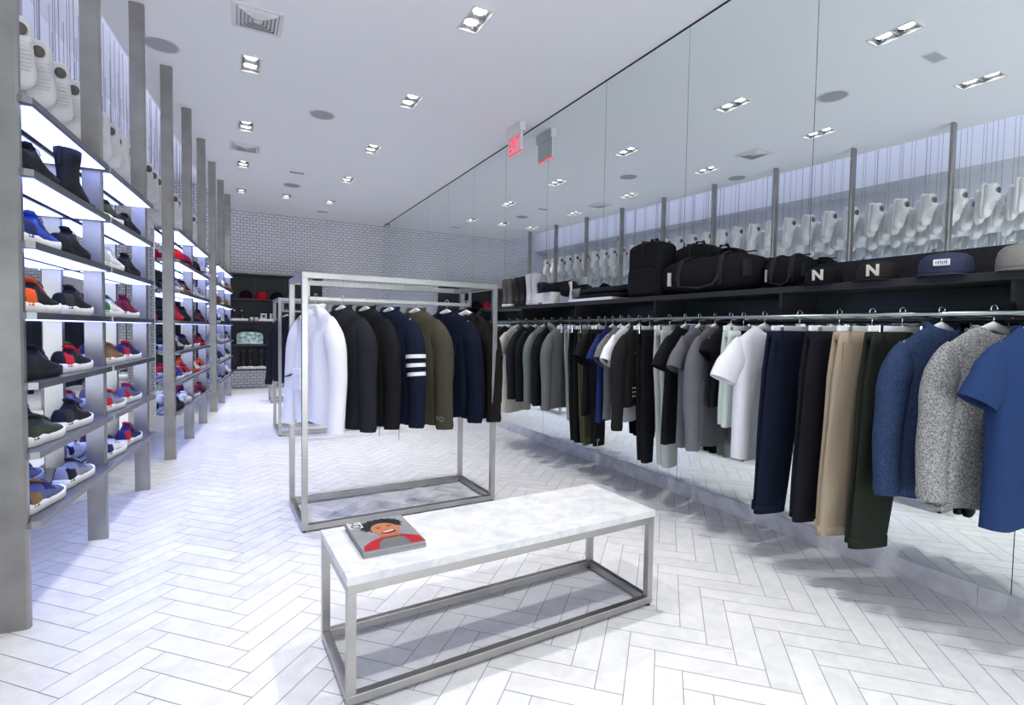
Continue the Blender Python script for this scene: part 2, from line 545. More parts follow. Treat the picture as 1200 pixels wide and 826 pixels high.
# two small black clips where the mirror meets the back wall
cp = tag(MB().box(-.03, .03, -.012, .012, -.03, .0).build('clip', BLACKS, None, bevel=.003), 'small black clip at the mirror top near back wall corner', 'clip', 'black clips at the mirror corner')
cp.location = (M-.03, B-.35, H-.012)
cp.rotation_euler = (0, 0, PI/2)

# ------------------------------------------------------------------ shoe shelving units
LEDM = emit('shelf_led_glow', LED_COL, LED_E)
SHZ = [.44+.284*k for k in range(7)]      # shelf tops, lowest first
PW, PT = .092, .036
def shelving(posts, label):
    ya, yb = POST_Y0+POST_D*posts[0], POST_Y0+POST_D*posts[-1]
    t = thing('shoe_shelving', label, 'shelving', (row(ya), ya, 0), ROWROT, 'steel shoe shelving units')
    L = (POST_D)*math.sqrt(1+RA*RA)
    for i, k in enumerate(posts):
        yc = i*L
        c = .008
        pts = [(-PW, yc), (-c, yc), (0, yc+c), (0, yc+PT-c), (-c, yc+PT), (-PW, yc+PT)]
        MB().prism(pts, 0, H-.002).build('post', STEEL, t)
    for i in range(len(posts)-1):
        y0, y1 = i*L+.004, (i+1)*L-.004
        if i == len(posts)-2: y1 += PT
        for lv, z in enumerate(SHZ):
            q = .028
            y0s = y0+PT*0
            pts = [(-.135, y0s), (.040-q, y0s), (.040, y0s+.012), (.040, y1-.012), (.040-q, y1), (-.135, y1)]
            sh = MB().prism(pts, z-.028, z).build('shelf', STEELD, t)
            if True:
                MB().box(-.120, .026, y0s+PT+.01, y1-PT-.006, z-.0315, z-.0275).build('light_panel', LEDM, sh)
    m = MB().box(-.150, -.142, -.03, (len(posts)-1)*L+.06, .41, SHZ[-1]+.005)
    m.build('back_mirror', LMIRROR, t)
    return t
shelving([0, 1, 2], 'nearest steel shoe shelving unit with three tall flat posts and lit shelves')
shelving([3, 4, 5], 'middle steel shoe shelving unit with three tall flat posts and lit shelves')
shelving([6, 7, 8], 'farthest steel shoe shelving unit by the black display wall, lit shelves')

# ------------------------------------------------------------------ footwear
def shoe_upper(hi=0.0):
    # length along +y (heel at 0, toe at .29)
    tab = [(0.0, .030, .100), (.04, .037, .108), (.12, .039, .104+hi), (.25, .038, .098+hi), (.36, .039, .112+hi), (.43, .041, .112+hi*.7), (.52, .043, .098+hi*.3), (.64, .047, .082), (.76, .050, .071), (.86, .049, .064), (.94, .042, .054), (.98, .030, .044), (1.0, .015, .034)]
    rings = []
    n = 13
    for s, hw, h in tab:
        z0 = .030
        rg = []
        for k in range(n):
            a = PI*k/(n-1)
            x = -hw*math.copysign(abs(math.cos(a))**.75, math.cos(a))
            z = z0+(h-z0)*math.sin(a)**.8
            if .06 < s < .36 and abs(math.cos(a)) < .55: z -= .034*(1-abs(math.cos(a))/.55)**.5
            rg.append(Vector((x, .012+s*.275, z)))
        rings.append(rg)
    return rings
def sole_outline(g=0.0):
    pts = []
    tab = [(0, .014), (.03, .027), (.10, .035), (.25, .037), (.42, .037), (.58, .042), (.74, .048), (.86, .046), (.95, .034), (1.0, .014)]
    for s, hw in tab: pts.append((hw+g, s*(.30+2*g)-g))
    for s, hw in tab[::-1]: pts.append((-hw-g, s*(.30+2*g)-g))
    return pts
def make_sneaker(hi=0.0, stripe=True):
    t = thing('sneaker', '', 'sneaker')
    MB().loft(shoe_upper(hi)).build('upper', WHITE, t, True, fix=True)
    o = sole_outline()
    rings = []
    for z, g in ((0, -.003), (.004, .003), (.034, .0045), (.040, .001)):
        rg = []
        for x, y in sole_outline(g):
            zz = z+max(0, (y-.20))**2*1.3+ (.006 if y < .08 and z > .02 else 0)
            rg.append(Vector((x, y, zz)))
        rings.append(rg)
    MB().loft(rings).build('sole', WHITE, t, True, fix=True)
    m = MB()
    for k in range(5):
        y = .125+k*.018; z = .113+hi*.7-k*(.0085+hi*.12)
        m.tube([(-.024, y-.004, z-.014), (-.012, y, z-.001), (0, y+.003, z+.004), (.012, y, z-.001), (.024, y-.004, z-.014)], .0032, 6, (0, 1, 0))
    for s in (-1, 1):
        m.tube([(s*.004, .122, .116+hi*.8), (s*.018, .122, .124+hi*.8), (s*.030, .135, .112+hi*.7), (s*.030, .150, .100+hi*.5)], .0022, 6)
    m.build('laces', WHITE, t, True)
    MB().loft([[Vector((x, y, z)) for x, z in ((-.02, zc-.006), (.02, zc-.006), (.022, zc), (0, zc+.006), (-.022, zc))] for y, zc in ((.100, .130+hi), (.115, .120+hi), (.15, .108+hi*.6), (.2, .084+hi*.1))]).build('tongue', WHITE, t, True, fix=True)
    U = shoe_upper(hi)
    def panel(name, r0, r1, k0, k1, off):
        cy = Vector((0, 0, .04)); rr = []
        for r in range(r0, r1+1):
            rg = []
            for k in range(k0, k1+1):
                v = U[r][k]; d = Vector((v.x, 0, v.z-.035)).normalized()
                rg.append(v+d*off)
            rr.append(rg)
        m = MB(); m.loft(rr, False, False, closed=False)
        return m
    m = panel('heel_panel', 0, 3, 0, 4, .0018); a = panel('heel_panel', 0, 3, 8, 12, .0018); m.add(a.v, a.f)
    m.build('heel_panel', WHITE, t, True)
    m = panel('eyestay', 4, 7, 2, 5, .0018); a = panel('eyestay', 4, 7, 7, 10, .0018); m.add(a.v, a.f)
    m.build('eyestay', WHITE, t, True)
    panel('toe_guard', 9, 12, 0, 12, .0015).build('toe_guard', WHITE, t, True)
    if stripe:
        for s in (-1, 1):
            m = MB()
            for k in range(3):
                y = .128+.022*k
                m.prism([(y, .042), (y+.011, .042), (y-.004, .088-.006*k), (y-.014, .090-.006*k)], -.0015, .0015,
                        Matrix.Translation((s*.0445, 0, 0)) @ Matrix.Rotation(s*R(-12), 4, 'Y') @ Matrix(((0, 0, 1, 0), (1, 0, 0, 0), (0, 1, 0, 0), (0, 0, 0, 1))))
            m.build('side_mark', WHITE, t)
    return t
SNK = make_sneaker(0.0)
SNKH = make_sneaker(.018, False)
SNKH['category'] = 'high-top sneaker'
for proto in (SNK, SNKH): proto.location = (0, 0, -5)
def scol(key, c): return plain('shoe_'+key, c, .7, spec=.22, var=.12, scale=40)
C = dict(black=(.014, .014, .018), blue=(.035, .075, .42), navy=(.02, .025, .11), olive=(.040, .055, .035), grey=(.25, .26, .32), slate=(.10, .12, .24), maroon=(.20, .015, .05), red=(.52, .02, .035),
         white=(.82, .82, .82), tan=(.25, .14, .055), orange=(.75, .10, .02), green=(.03, .16, .09), pink=(.7, .12, .25), taupe=(.085, .078, .074), offwhite=(.60, .60, .62), gold=(.6, .4, .07), lilac=(.42, .38, .55), silver=(.5, .5, .52), brown=(.10, .06, .035), softblack=(.032, .032, .036), softolive=(.065, .085, .055), softmaroon=(.11, .01, .03))
used = {'a': False, 'b': False}
def put_shoe(yp, lv, label, up_, so, lc, hi=False, yaw=-3, off=-.052, mark=None, group=None, tongue=None, scale=None):
    proto = SNKH if hi else SNK
    acc = tongue or mark or so
    soft = {'black': 'softblack', 'olive': 'softolive', 'blue': 'navy', 'slate': 'navy', 'navy': 'softblack', 'white': 'silver', 'grey': 'slate', 'maroon': 'softmaroon', 'tan': 'brown', 'lilac': 'grey'}.get(up_, 'softblack')
    mats = {'heel_panel': scol(acc if acc not in ('white',) else soft, C[acc if acc not in ('white',) else soft]), 'eyestay': scol(soft, C[soft]), 'toe_guard': scol(soft, C[soft]), 'upper': scol(up_, C[up_]), 'sole': scol(so, C[so]), 'laces': scol(lc, C[lc]), 'tongue': scol(tongue or up_, C[tongue or up_]), 'side_mark': scol(mark or so, C[mark or so])}
    z = SHZ[lv]
    o = dup(proto, (row(yp, off), yp, z), ROWROT+R(yaw), label, group, mats, scale)
    return o
G1 = 'shoes on the nearest shelving unit'
near = [
 # bay nearest, y of heel ; levels counted from the top shoe shelf
 (2.83, 5, 'black chunky sneaker on the top shelf beside the nearest post', 'black', 'black', 'black', True, None, None),
 (2.84, 4, 'bright blue sneaker with pale sole on the second shelf down, nearest bay', 'blue', 'white', 'blue', True, 'navy', None),
 (3.22, 4, 'black sneaker right of the bright blue sneaker on the second shelf', 'black', 'black', 'black', True, None, None),
 (2.83, 3, 'black high-top sneaker with orange tongue and thick white sole, third shelf nearest bay', 'black', 'white', 'black', True, 'orange', 'orange'),
 (3.25, 3, 'black sneaker with white midsole beside the orange-tongued one', 'black', 'white', 'black', True, None, None),
 (2.83, 2, 'all-black sneaker with dark sole on the fourth shelf down, nearest bay', 'black', 'black', 'black', True, 'black', None),
 (3.23, 2, 'black patterned sneaker with red heel and white sole on the fourth shelf', 'black', 'white', 'red', False, 'white', 'red'),
 (2.85, 1, 'olive green suede sneaker with white sole on fifth shelf down', 'olive', 'white', 'olive', False, 'olive', None),
 (3.22, 1, 'plain black sneaker with white sole right of the olive sneaker', 'black', 'white', 'black', True, 'white', None),
 (2.84, 0, 'slate blue sneaker with gold side mark on the lowest shelf', 'slate', 'white', 'blue', False, 'gold', 'tan'),
 (3.23, 0, 'pale lilac and grey sneaker with white sole on lowest shelf, nearest bay', 'grey', 'white', 'lilac', False, 'lilac', 'black'),
 (3.82, 5, 'dark olive sneaker with pale sole on the top shelf of second bay', 'olive', 'white', 'olive', False, 'olive', None),
 (4.22, 5, 'black sneaker with black sole on top shelf of second bay', 'black', 'black', 'black', False, None, None),
 (3.82, 4, 'white sneaker on second shelf down in the second bay', 'white', 'white', 'white', True, None, None),
 (4.20, 4, 'black sneaker on second shelf next to the white sneaker', 'black', 'black', 'black', True, None, None),
 (3.80, 3, 'white sneaker with green stripes on third shelf of second bay', 'white', 'white', 'white', False, 'green', 'green'),
 (4.16, 3, 'maroon sneaker with white sole on third shelf of second bay', 'maroon', 'white', 'maroon', True, None, None),
 (3.82, 2, 'brown and tan sneaker with pale sole on fourth shelf, second bay', 'tan', 'white', 'brown', False, 'white', 'tan'),
 (4.20, 2, 'navy and red sneaker with white sole on fourth shelf, second bay', 'navy', 'white', 'red', False, 'red', 'red'),
 (3.82, 1, 'grey sneaker with red tongue on fifth shelf of second bay', 'grey', 'white', 'red', False, 'red', 'red'),
 (4.20, 1, 'slate sneaker with red laces on fifth shelf of second bay', 'slate', 'white', 'red', False, 'white', 'red'),
 (3.82, 0, 'white sneaker with navy trim on the lowest shelf, second bay', 'white', 'white', 'navy', False, 'navy', 'navy'),
 (4.20, 0, 'navy sneaker with red tongue on the lowest shelf, second bay', 'navy', 'white', 'navy', True, None, 'red'),
]
for yp, lv, lab, u, s_, l_, hi, mk, tg in near:
    put_shoe(yp, lv, lab, u, s_, l_, hi, -4, mark=mk, group=G1, tongue=tg)
# boots
def make_boot(h=.30, w=.055, heel=False):
    t = thing('boot', '', 'boot')
    rings = []
    n = 16
    for z, cy, ry, rx in ((.02, .105, .12, .040), (.05, .09, .105, .042), (.085, .07, .078, .041), (.12, .055, .056, .040), (.18, .05, .052, w*.8), (h*.8, .052, .058, w*.92), (h, .052, .062, w)):
        rings.append([Vector((rx*math.cos(2*PI*k/n), cy+ry*math.sin(2*PI*k/n), z+(.012*math.sin(2*PI*k/n) if z > h*.9 else 0))) for k in range(n)])
    rings.append([Vector((v.x*.88, .052+(v.y-.052)*.88, v.z-.004)) for v in rings[-1]])
    rings.append([Vector((v.x, v.y, v.z-.08)) for v in rings[-1]])
    MB().loft(rings).build('shaft', WHITE, t, True, fix=True)
    rings = []
    for z, g in ((0, 0), (.016, .002), (.024, -.002)):
        rings.append([Vector((x*.92, y*.80-.012, z)) for x, y in sole_outline(g)])
    MB().loft(rings).build('sole', WHITE, t, True, fix=True)
    MB().box(-.008, .008, -.014, -.006, h*.6, h*.98).build('pull_tab', WHITE, t, bevel=.002)
    return t
BT = make_boot(); BT.location = (0, 0, -5)
def put_boot(loc, rz, label, c1, c2, group=None, scale=None, c3=None):
    return dup(BT, loc, rz, label, group, {'shaft': scol('boot'+c1, C[c1]), 'sole': scol('boot'+c2, C[c2]), 'pull_tab': scol('boot'+(c3 or c1), C[c3 or c1])}, scale)
put_boot((row(3.30, -.05), 3.32, SHZ[5]), ROWROT+R(-8), 'tall black ankle boot on the top shelf beside second post', 'black', 'black', G1, (1, 1.15, .9))
# caps
def make_cap(low=False):
    t = thing('cap', '', 'cap')
    m = MB()
    if low:
        prof = [(.088, 0), (.090, .02), (.088, .05), (.082, .074), (.066, .090), (.03, .098), (.0, .099)]
    else:
        prof = [(.090, 0), (.091, .03), (.086, .06), (.072, .09), (.05, .110), (.022, .121), (.0, .123)]
    rings = []
    for r, z in prof:
        rings.append([Vector((r*math.cos(2*PI*k/32)*(1+.012*math.cos(6*2*PI*k/32)), r*1.08*math.sin(2*PI*k/32), z)) for k in range(32)])
    m.loft(rings); m.build('crown', BLACKS, t, True, fix=True)
    # bill toward -y
    top, bot = [], []
    vs, fs = [], []
    N = 14
    for j in range(5):
        f = j/4
        for k in range(N+1):
            a = PI+PI*k/N
            x = .082*math.cos(a)*(1+.02*f)
            y0 = .092*math.sin(a)*.98
            y1 = -.045-.125*abs(math.sin(a))**.6
            y = lerp(y0, y1, f)
            z = .008-.10*x*x*8*.2*f-.006*f
            vs.append((x, y, z))
    n1 = len(vs)
    vs += [(x, y, z-.004) for x, y, z in vs]
    for j in range(4):
        for k in range(N):
            a = j*(N+1)+k
            fs.append((a, a+1, a+N+2, a+N+1)); fs.append((a+n1, a+N+1+n1, a+N+2+n1, a+1+n1))
    for k in range(N):
        a = 4*(N+1)+k
        fs.append((a, a+1, a+1+n1, a+n1))
    b = MB(); b.add(vs, fs); b.build('bill', BLACKS, t, True, fix=True)
    MB().lathe([(.008, .0), (.008, .005), (0, .007)], 12, Matrix.Translation((0, 0, prof[-1][1]-.002))).build('button', BLACKS, t, True, fix=True)
    return t
CAP = make_cap(); CAP.location = (0, 0, -5)
CAPL = make_cap(True); CAPL.location = (0, 0, -5)
def put_cap(loc, rz, label, c1, c2, group=None, low=False, scale=None):
    return dup(CAPL if low else CAP, loc, rz, label, group, {'crown': fabric('cap_'+c1, C[c1]), 'bill': fabric('cap_'+c2, C[c2]), 'button': fabric('cap_'+c1, C[c1])}, scale)
# middle and far units
far_plan = {
 3: [('m1', [(5, 'cap', 'red', 'black'), (5, 'cap', 'maroon', 'maroon'), (4, 'shoe', 'grey', 'white'), (4, 'shoe', 'black', 'tan'), (3, 'shoe', 'red', 'red'), (3, 'shoe', 'black', 'black'), (2, 'shoe', 'silver', 'black'), (2, 'shoe', 'black', 'white'), (1, 'shoe', 'blue', 'white'), (1, 'shoe', 'red', 'white'), (0, 'shoe', 'black', 'black'), (0, 'shoe', 'white', 'silver')])],
 4: [('m2', [(5, 'cap', 'black', 'black'), (5, 'cap', 'grey', 'white'), (4, 'shoe', 'white', 'white'), (4, 'shoe', 'silver', 'white'), (3, 'shoe', 'brown', 'black'), (3, 'shoe', 'black', 'maroon'), (2, 'shoe', 'red', 'white'), (2, 'shoe', 'black', 'red'), (1, 'shoe', 'white', 'orange'), (1, 'shoe', 'orange', 'white'), (0, 'shoe', 'maroon', 'white'), (0, 'shoe', 'maroon', 'black')])],
 6: [('f1', [(5, 'cap', 'grey', 'grey'), (5, 'cap', 'white', 'grey'), (4, 'shoe', 'red', 'tan'), (4, 'shoe', 'tan', 'white'), (3, 'shoe', 'black', 'white'), (3, 'shoe', 'white', 'black'), (2, 'shoe', 'white', 'silver'), (2, 'shoe', 'lilac', 'white'), (1, 'shoe', 'black', 'silver'), (1, 'shoe', 'navy', 'white'), (0, 'shoe', 'navy', 'silver'), (0, 'shoe', 'grey', 'black')])],
 7: [('f2', [(5, 'cap', 'brown', 'black'), (5, 'cap', 'tan', 'tan'), (4, 'shoe', 'tan', 'brown'), (4, 'shoe', 'gold', 'black'), (3, 'shoe', 'black', 'black'), (3, 'shoe', 'black', 'navy'), (2, 'shoe', 'slate', 'white'), (2, 'shoe', 'black', 'grey'), (1, 'shoe', 'silver', 'white'), (1, 'shoe', 'black', 'white'), (0, 'shoe', 'slate', 'black'), (0, 'shoe', 'white', 'white')])],
}
bayname = {3: 'first bay of the middle shelving unit', 4: 'second bay of the middle shelving unit', 6: 'first bay of the far shelving unit', 7: 'last bay of the far shelving unit'}
lvname = ['lowest', 'fifth', 'fourth', 'third', 'second', 'top']
for k, pl in far_plan.items():
    for nm, items in pl:
        seen = {}
        for lv, kind, c1, c2 in items:
            n = seen.get(lv, 0); seen[lv] = n+1
            yp = POST_Y0+POST_D*k+.10+.42*n
            where = '%s shelf, %s' % (lvname[lv], bayname[k])
            which = 'nearer' if n == 0 else 'farther'
            if kind == 'cap':
                put_cap((row(yp+.17, -.045), yp+.17, SHZ[lv]+.001), ROWROT+R(70), '%s %s cap on the %s' % (which, c1, where), c1, c2, 'caps on the shoe shelving', scale=(.85, .85, 1))
            else:
                put_shoe(yp, lv, '%s %s sneaker with %s sole, %s' % (which, c1, c2, where), c1, c2, c1, lv in (2, 3), -4, mark=c2, group='shoes on the middle and far shelving')

# hanging white cast shoes above the left wall
def make_cast_shoe():
    t = thing('hanging_cast_shoe', '', 'hanging shoe')
    # toe down: local y of the shoe -> -z, sole faces +x
    rings = []
    for rg in shoe_upper(.022):
        rings.append([Vector((-(v.z-.03)*1.05, v.x*1.05, -v.y*1.12)) for v in rg])
    MB().loft(rings).build('cast_upper', PLASTER, t, True, fix=True)
    rs = []
    for z, g in ((0, -.003), (.006, .001), (.026, .001), (.03, -.003)):
        rs.append([Vector((-(z-.03), x*1.08, -(y-.005)*1.10)) for x, y in sole_outline(g)])
    MB().loft(rs).build('cast_sole', PLASTER, t, True, fix=True)
    rs = []
    for z, k in ((.118, 1.0), (.110, .8)):
        rs.append([Vector((-(z-.03)*1.05, .022*k*math.cos(2*PI*j/18), -(.080+.030*k*math.sin(2*PI*j/18)))) for j in range(18)])
    MB().loft(rs).build('shoe_opening', plain('brown_lining', (.19, .165, .14), .9), t, True, fix=True)
    m = MB()
    for k in range(8):
        y = .122+k*.0145; z = .129-k*.0068
        m.tube([(-(q-.03)*1.05, x*1.05, -(y+e)*1.12) for x, q, e in ((-.030, z-.022, -.004), (-.014, z-.003, 0), (0, z+.002, .002), (.014, z-.003, 0), (.030, z-.022, -.004))], .0045, 6, (0, 0, 1))
    m.build('cast_laces', PLASTER, t, True)
    for o_ in t.children: o_.data.transform(Matrix.Diagonal((1.2, 1.35, 1.15, 1)))
    MB().tube([(-.03, 0, -.02), (-.03, 0, H+.38-2.95)], .0028, 5).build('cord', CORD, t)
    MB().tube([(-.085, 0, -.012), (-.07, .012, -.02), (-.055, .022, -.03)], .004, 5).build('heel_eyelet', CORD, t)
    return t
CS = None
rowlab = ['first row from the aisle', 'second row', 'third row', 'fourth row', 'rearmost row']
for r_ in range(5):
    for k in range(32):
        y = 2.05+.272*k+.1*(r_ % 2)
        off = -.42-.14*r_
        loc = (row(y, off), y, 2.95-.035*r_)
        rz = ROWROT+R(112+random.uniform(-9, 9)+ (0 if (k//3) % 4 else -16))
        if CS is None:
            CS = make_cast_shoe(); o = CS; o.location = loc; o.rotation_euler = (0, 0, rz)
        else:
            o = dup(CS, loc, rz)
        o['label'] = 'white cast sneaker hanging toe-down on a long cord, %s' % rowlab[r_]
        o['group'] = 'white cast sneakers hanging in the %s' % rowlab[r_]
# light strip washing the recess
tag(strip(-.36, -.345, .5, 11.4, H+.14, H+.20).build('cove_light_strip', emit('cove_glow', COVE_COL, COVE_E)), 'long cool white light strip inside the ceiling slot above hanging cast shoes', 'light strip')

# ------------------------------------------------------------------ steel frames
def frame_part(root, name, x0, x1, y0, y1, z0, z1):
    return MB().box(x0, x1, y0, y1, z0, z1).build(name, STEELL, root, bevel=.0015)
def make_bench(label, loc, rz, LX=1.37, LY=.452, top=.445, group=None):
    t = thing('marble_bench', label, 'bench', loc, rz, group)
    b = .030; z0 = .014; tz = top-.030
    for x in (0, LX-b):
        for y in (0, LY-b):
            frame_part(t, 'leg', x, x+b, y, y+b, z0+b, tz-b)
            MB().lathe([(.012, 0), (.012, .006), (.006, .007), (.006, .016)], 12, Matrix.Translation((x+b/2, y+b/2, 0))).build('foot', BLACKS, t, True, fix=True)
    for z, n in ((z0, 'base_rail'), (tz-b, 'top_rail')):
        frame_part(t, n, 0, LX, 0, b, z, z+b); frame_part(t, n, 0, LX, LY-b, LY, z, z+b)
        frame_part(t, n, 0, b, b, LY-b, z, z+b); frame_part(t, n, LX-b, LX, b, LY-b, z, z+b)
    MB().box(-.002, LX+.002, -.002, LY+.002, tz, top).build('marble_top', MARBLE, t, bevel=.002)
    return t
make_bench('long white marble-topped bench with square steel frame, magazines on top', (.326, 1.690, 0), R(1.9), group='marble-topped benches')
make_bench('small far steel bench with white top behind the clothes racks', (.57, 9.34, 0), R(1.5), 1.37, .45, .47, group='marble-topped benches')
def make_rack(label, loc, rz, LX=1.325, LY=.60, top=1.58):
    t = thing('garment_rack', label, 'clothes rack', loc, rz, 'square steel clothes racks')
    b = .034; z0 = .012
    for x in (0, LX-b):
        for y in (0, LY-b):
            frame_part(t, 'upright', x, x+b, y, y+b, z0+b, top-b)
            MB().lathe([(.012, 0), (.012, .005), (.006, .006), (.006, .014)], 12, Matrix.Translation((x+b/2, y+b/2, 0))).build('foot', BLACKS, t, True, fix=True)
    for z, n in ((z0, 'base_rail'), (top-b, 'top_rail')):
        frame_part(t, n, 0, LX, 0, b, z, z+b); frame_part(t, n, 0, LX, LY-b, LY, z, z+b)
        frame_part(t, n, 0, b, b, LY-b, z, z+b); frame_part(t, n, LX-b, LX, b, LY-b, z, z+b)
    frame_part(t, 'cross_rail', .07, .09, b, LY-b, top-b+.006, top-.004)
    frame_part(t, 'cross_rail', LX-.09, LX-.07, b, LY-b, top-b+.006, top-.004)
    m = MB()
    yc = LY/2; hz = 1.44
    m.box(.07, .09, yc-.010, yc+.010, hz-.012, top-b+.006); m.box(LX-.09, LX-.07, yc-.010, yc+.010, hz-.012, top-b+.006)
    m.box(.07, LX-.07, yc-.010, yc+.010, hz-.012, hz+.012)
    m.build('hanging_bar', STEELL, t, bevel=.002)
    return t
RK = (.372, 3.318); RKR = R(1.7)
make_rack('tall square steel clothes rack behind the marble bench, holding jackets', (RK[0], RK[1], 0), RKR)
RK2 = (.47, 6.42)
make_rack('farther steel clothes rack, mostly hidden behind the nearer rack', (RK2[0], RK2[1], 0), RKR)

# ------------------------------------------------------------------ magazine stack
def make_magazine(label, loc, rz, cover):
    t = thing('magazine', label, 'magazine', loc, rz, 'magazines on the bench')
    w, h, th = .228, .300, .012
    MB().box(0, w, 0, h, .001, th-.001).build('pages', PAPER, t)
    cov = MB(); cov.box(-.001, w+.001, -.001, h+.001, th-.001, th); cov.box(-.001, w+.001, -.001, h+.001, 0, .001); cov.box(-.001, 0, -.001, h+.001, 0, th)
    cv = cov.build('cover', plain('magazine_cover_grey', (.22, .22, .235), .45, var=.5, scale=16), t)
    if not cover: return t
    def flat(name, pts, z, c):
        return MB().prism(pts, th, th+z, None).build(name, plain('print_'+name, c, .35, var=.12, scale=60), cv)
    def ell(cx, cy, rx, ry, rot=0, n=24, jag=0):
        out = []
        for k in range(n):
            a = 2*PI*k/n; r = 1+(jag if k % 2 else 0)
            x, y = rx*math.cos(a)*r, ry*math.sin(a)*r
            out.append((cx+x*math.cos(rot)-y*math.sin(rot), cy+x*math.sin(rot)+y*math.cos(rot)))
        return out
    flat('printed_jacket', [(.005, .0), (.012, .045), (.05, .082), (.10, .105), (.155, .108), (.195, .082), (.223, .06), (.226, 0)], .0003, (.36, .012, .02))
    flat('printed_shirt', [(.058, .0), (.075, .062), (.105, .088), (.15, .09), (.172, .066), (.176, 0)], .0005, (.12, .13, .145))
    flat('printed_neck', ell(.127, .105, .036, .034), .0007, (.30, .11, .05))
    flat('printed_hair', ell(.122, .222, .076, .062, .1, 36, .17), .0006, (.012, .012, .016))
    flat('printed_face', ell(.126, .175, .052, .066, .12), .0009, (.42, .17, .08))
    flat('printed_ear', ell(.180, .178, .009, .016), .0008, (.38, .15, .07))
    flat('printed_mouth', ell(.131, .140, .030, .018, .15), .0011, (.20, .01, .02))
    flat('printed_teeth', ell(.132, .148, .023, .006, .15), .0013, (.6, .6, .58))
    for sx in (-1, 1):
        flat('printed_eye', ell(.126+sx*.021, .190+sx*.003, .010, .0028, .1), .0012, (.08, .03, .02))
        flat('printed_brow', ell(.126+sx*.022, .202+sx*.003, .013, .003, .1), .0012, (.04, .02, .02))
    flat('printed_nose', ell(.128, .168, .010, .006), .0011, (.34, .13, .06))
    flat('printed_necklace', ell(.125, .088, .032, .005), .0010, (.02, .02, .03))
    flat('title_panel', [(.004, .225), (.056, .225), (.056, .296), (.004, .296)], .0008, (.5, .5, .5))
    text_mesh('title', 'i-D', .052, plain('print_ink', (.03, .03, .04), .4), cv, Matrix.Translation((.030, .260, th+.0012)) @ Matrix.Rotation(-PI/2, 4, 'Z'), bold=.0004, ext=.0003)
    return t
make_magazine('lower magazine lying on the marble bench under the open-mouthed cover', (.404, 1.806, .445), R(.5), False)
make_magazine('upper magazine with laughing face in red jacket on the cover', (.402, 1.804, .4572), R(1.4), True)

# ------------------------------------------------------------------ hangers
def make_hanger():
    t = thing('coat_hanger', '', 'hanger')
    # hook around the bar at the origin
    path = [(.016*math.sin(a), 0, .004+.016*math.cos(a)) for a in [R(x) for x in range(-120, 121, 20)]]
    path += [(.006, 0, -.018), (0, 0, -.034), (0, 0, -.055)]
    MB().tube(path, .0022, 7).build('hook', CHROME, t, True)
    rings = []
    for k in range(-10, 11):
        s = k/10; x = s*.205; z = -.066-.082*abs(s)**1.1
        hh = .021*(1-.5*abs(s)); tt = .008-.003*abs(s)
        y = .002*s*s
        rings.append([Vector((x, y+tt*math.cos(2*PI*j/10), z+hh*math.sin(2*PI*j/10))) for j in range(10)])
    MB().loft(rings).build('arms', HWOOD, t, True, fix=True)
    return t
def make_clip_hanger():
    t = thing('clip_hanger', '', 'hanger')
    path = [(.016*math.sin(a), 0, .004+.016*math.cos(a)) for a in [R(x) for x in range(-120, 121, 20)]]
    path += [(.006, 0, -.018), (0, 0, -.034), (0, 0, -.068)]
    MB().tube(path, .0022, 7).build('hook', CHROME, t, True)
    MB().box(-.19, .19, -.007, .007, -.094, -.066).build('bar', HWOOD, t, bevel=.004)
    for s in (-.13, .10):
        MB().box(s-.012, s+.012, -.013, .013, -.125, -.062).build('clip', CHROME, t, bevel=.003)
    return t
HG = make_hanger(); HG.location = (0, 0, -5)
CH = make_clip_hanger(); CH.location = (0, 0, -5)

# ------------------------------------------------------------------ garments (local: width x, front -y, origin on the rail)
def body(mb, prof, D, zb, nw=.075, zneck=-.066, zsh=-.135, drop=.02, seed=0, fold=.012, lean=0.0, n=44, rows=26):
    rng = random.Random(seed); p1, p2, p3 = rng.uniform(0, 6), rng.uniform(0, 6), rng.uniform(0, 6)
    W0 = prof[0][1]; rings = []
    for i in range(rows+1):
        t = (i/rows)**1.15
        W = interp(prof, t); rg = []
        for j in range(n):
            a = 2*PI*j/n; cx, sy = math.cos(a), math.sin(a)
            xn = math.copysign(abs(cx)**.85, cx)
            x = xn*W; ax = abs(xn)*W0
            if ax < nw:
                zt = zneck-(drop if sy < 0 else drop*.2)*(1-(ax/nw)**2)
                d0 = .014+.034*math.sqrt(max(0, 1-(ax/nw)**2))
            else:
                q = (ax-nw)/(W0-nw)
                zt = lerp(zneck, zsh, q**1.2); d0 = .0015
            d = lerp(d0, D, min(1, (t/.28))**.45)
            y = d*math.copysign(abs(sy)**.6, sy)
            f = fold*min(1, t*1.5)
            y += f*(math.sin(x*26+p1+t*1.2)+.6*math.sin(x*47+p2-t*2))*(.6 if sy < 0 else .5)
            zb_ = zb+.006*math.sin(x*20+p3)
            rg.append(Vector((x+lean*t+.004*math.sin(t*7+p3), y, lerp(zt, zb_, t))))
        rings.append(rg)
    mb.loft(rings, False, False)
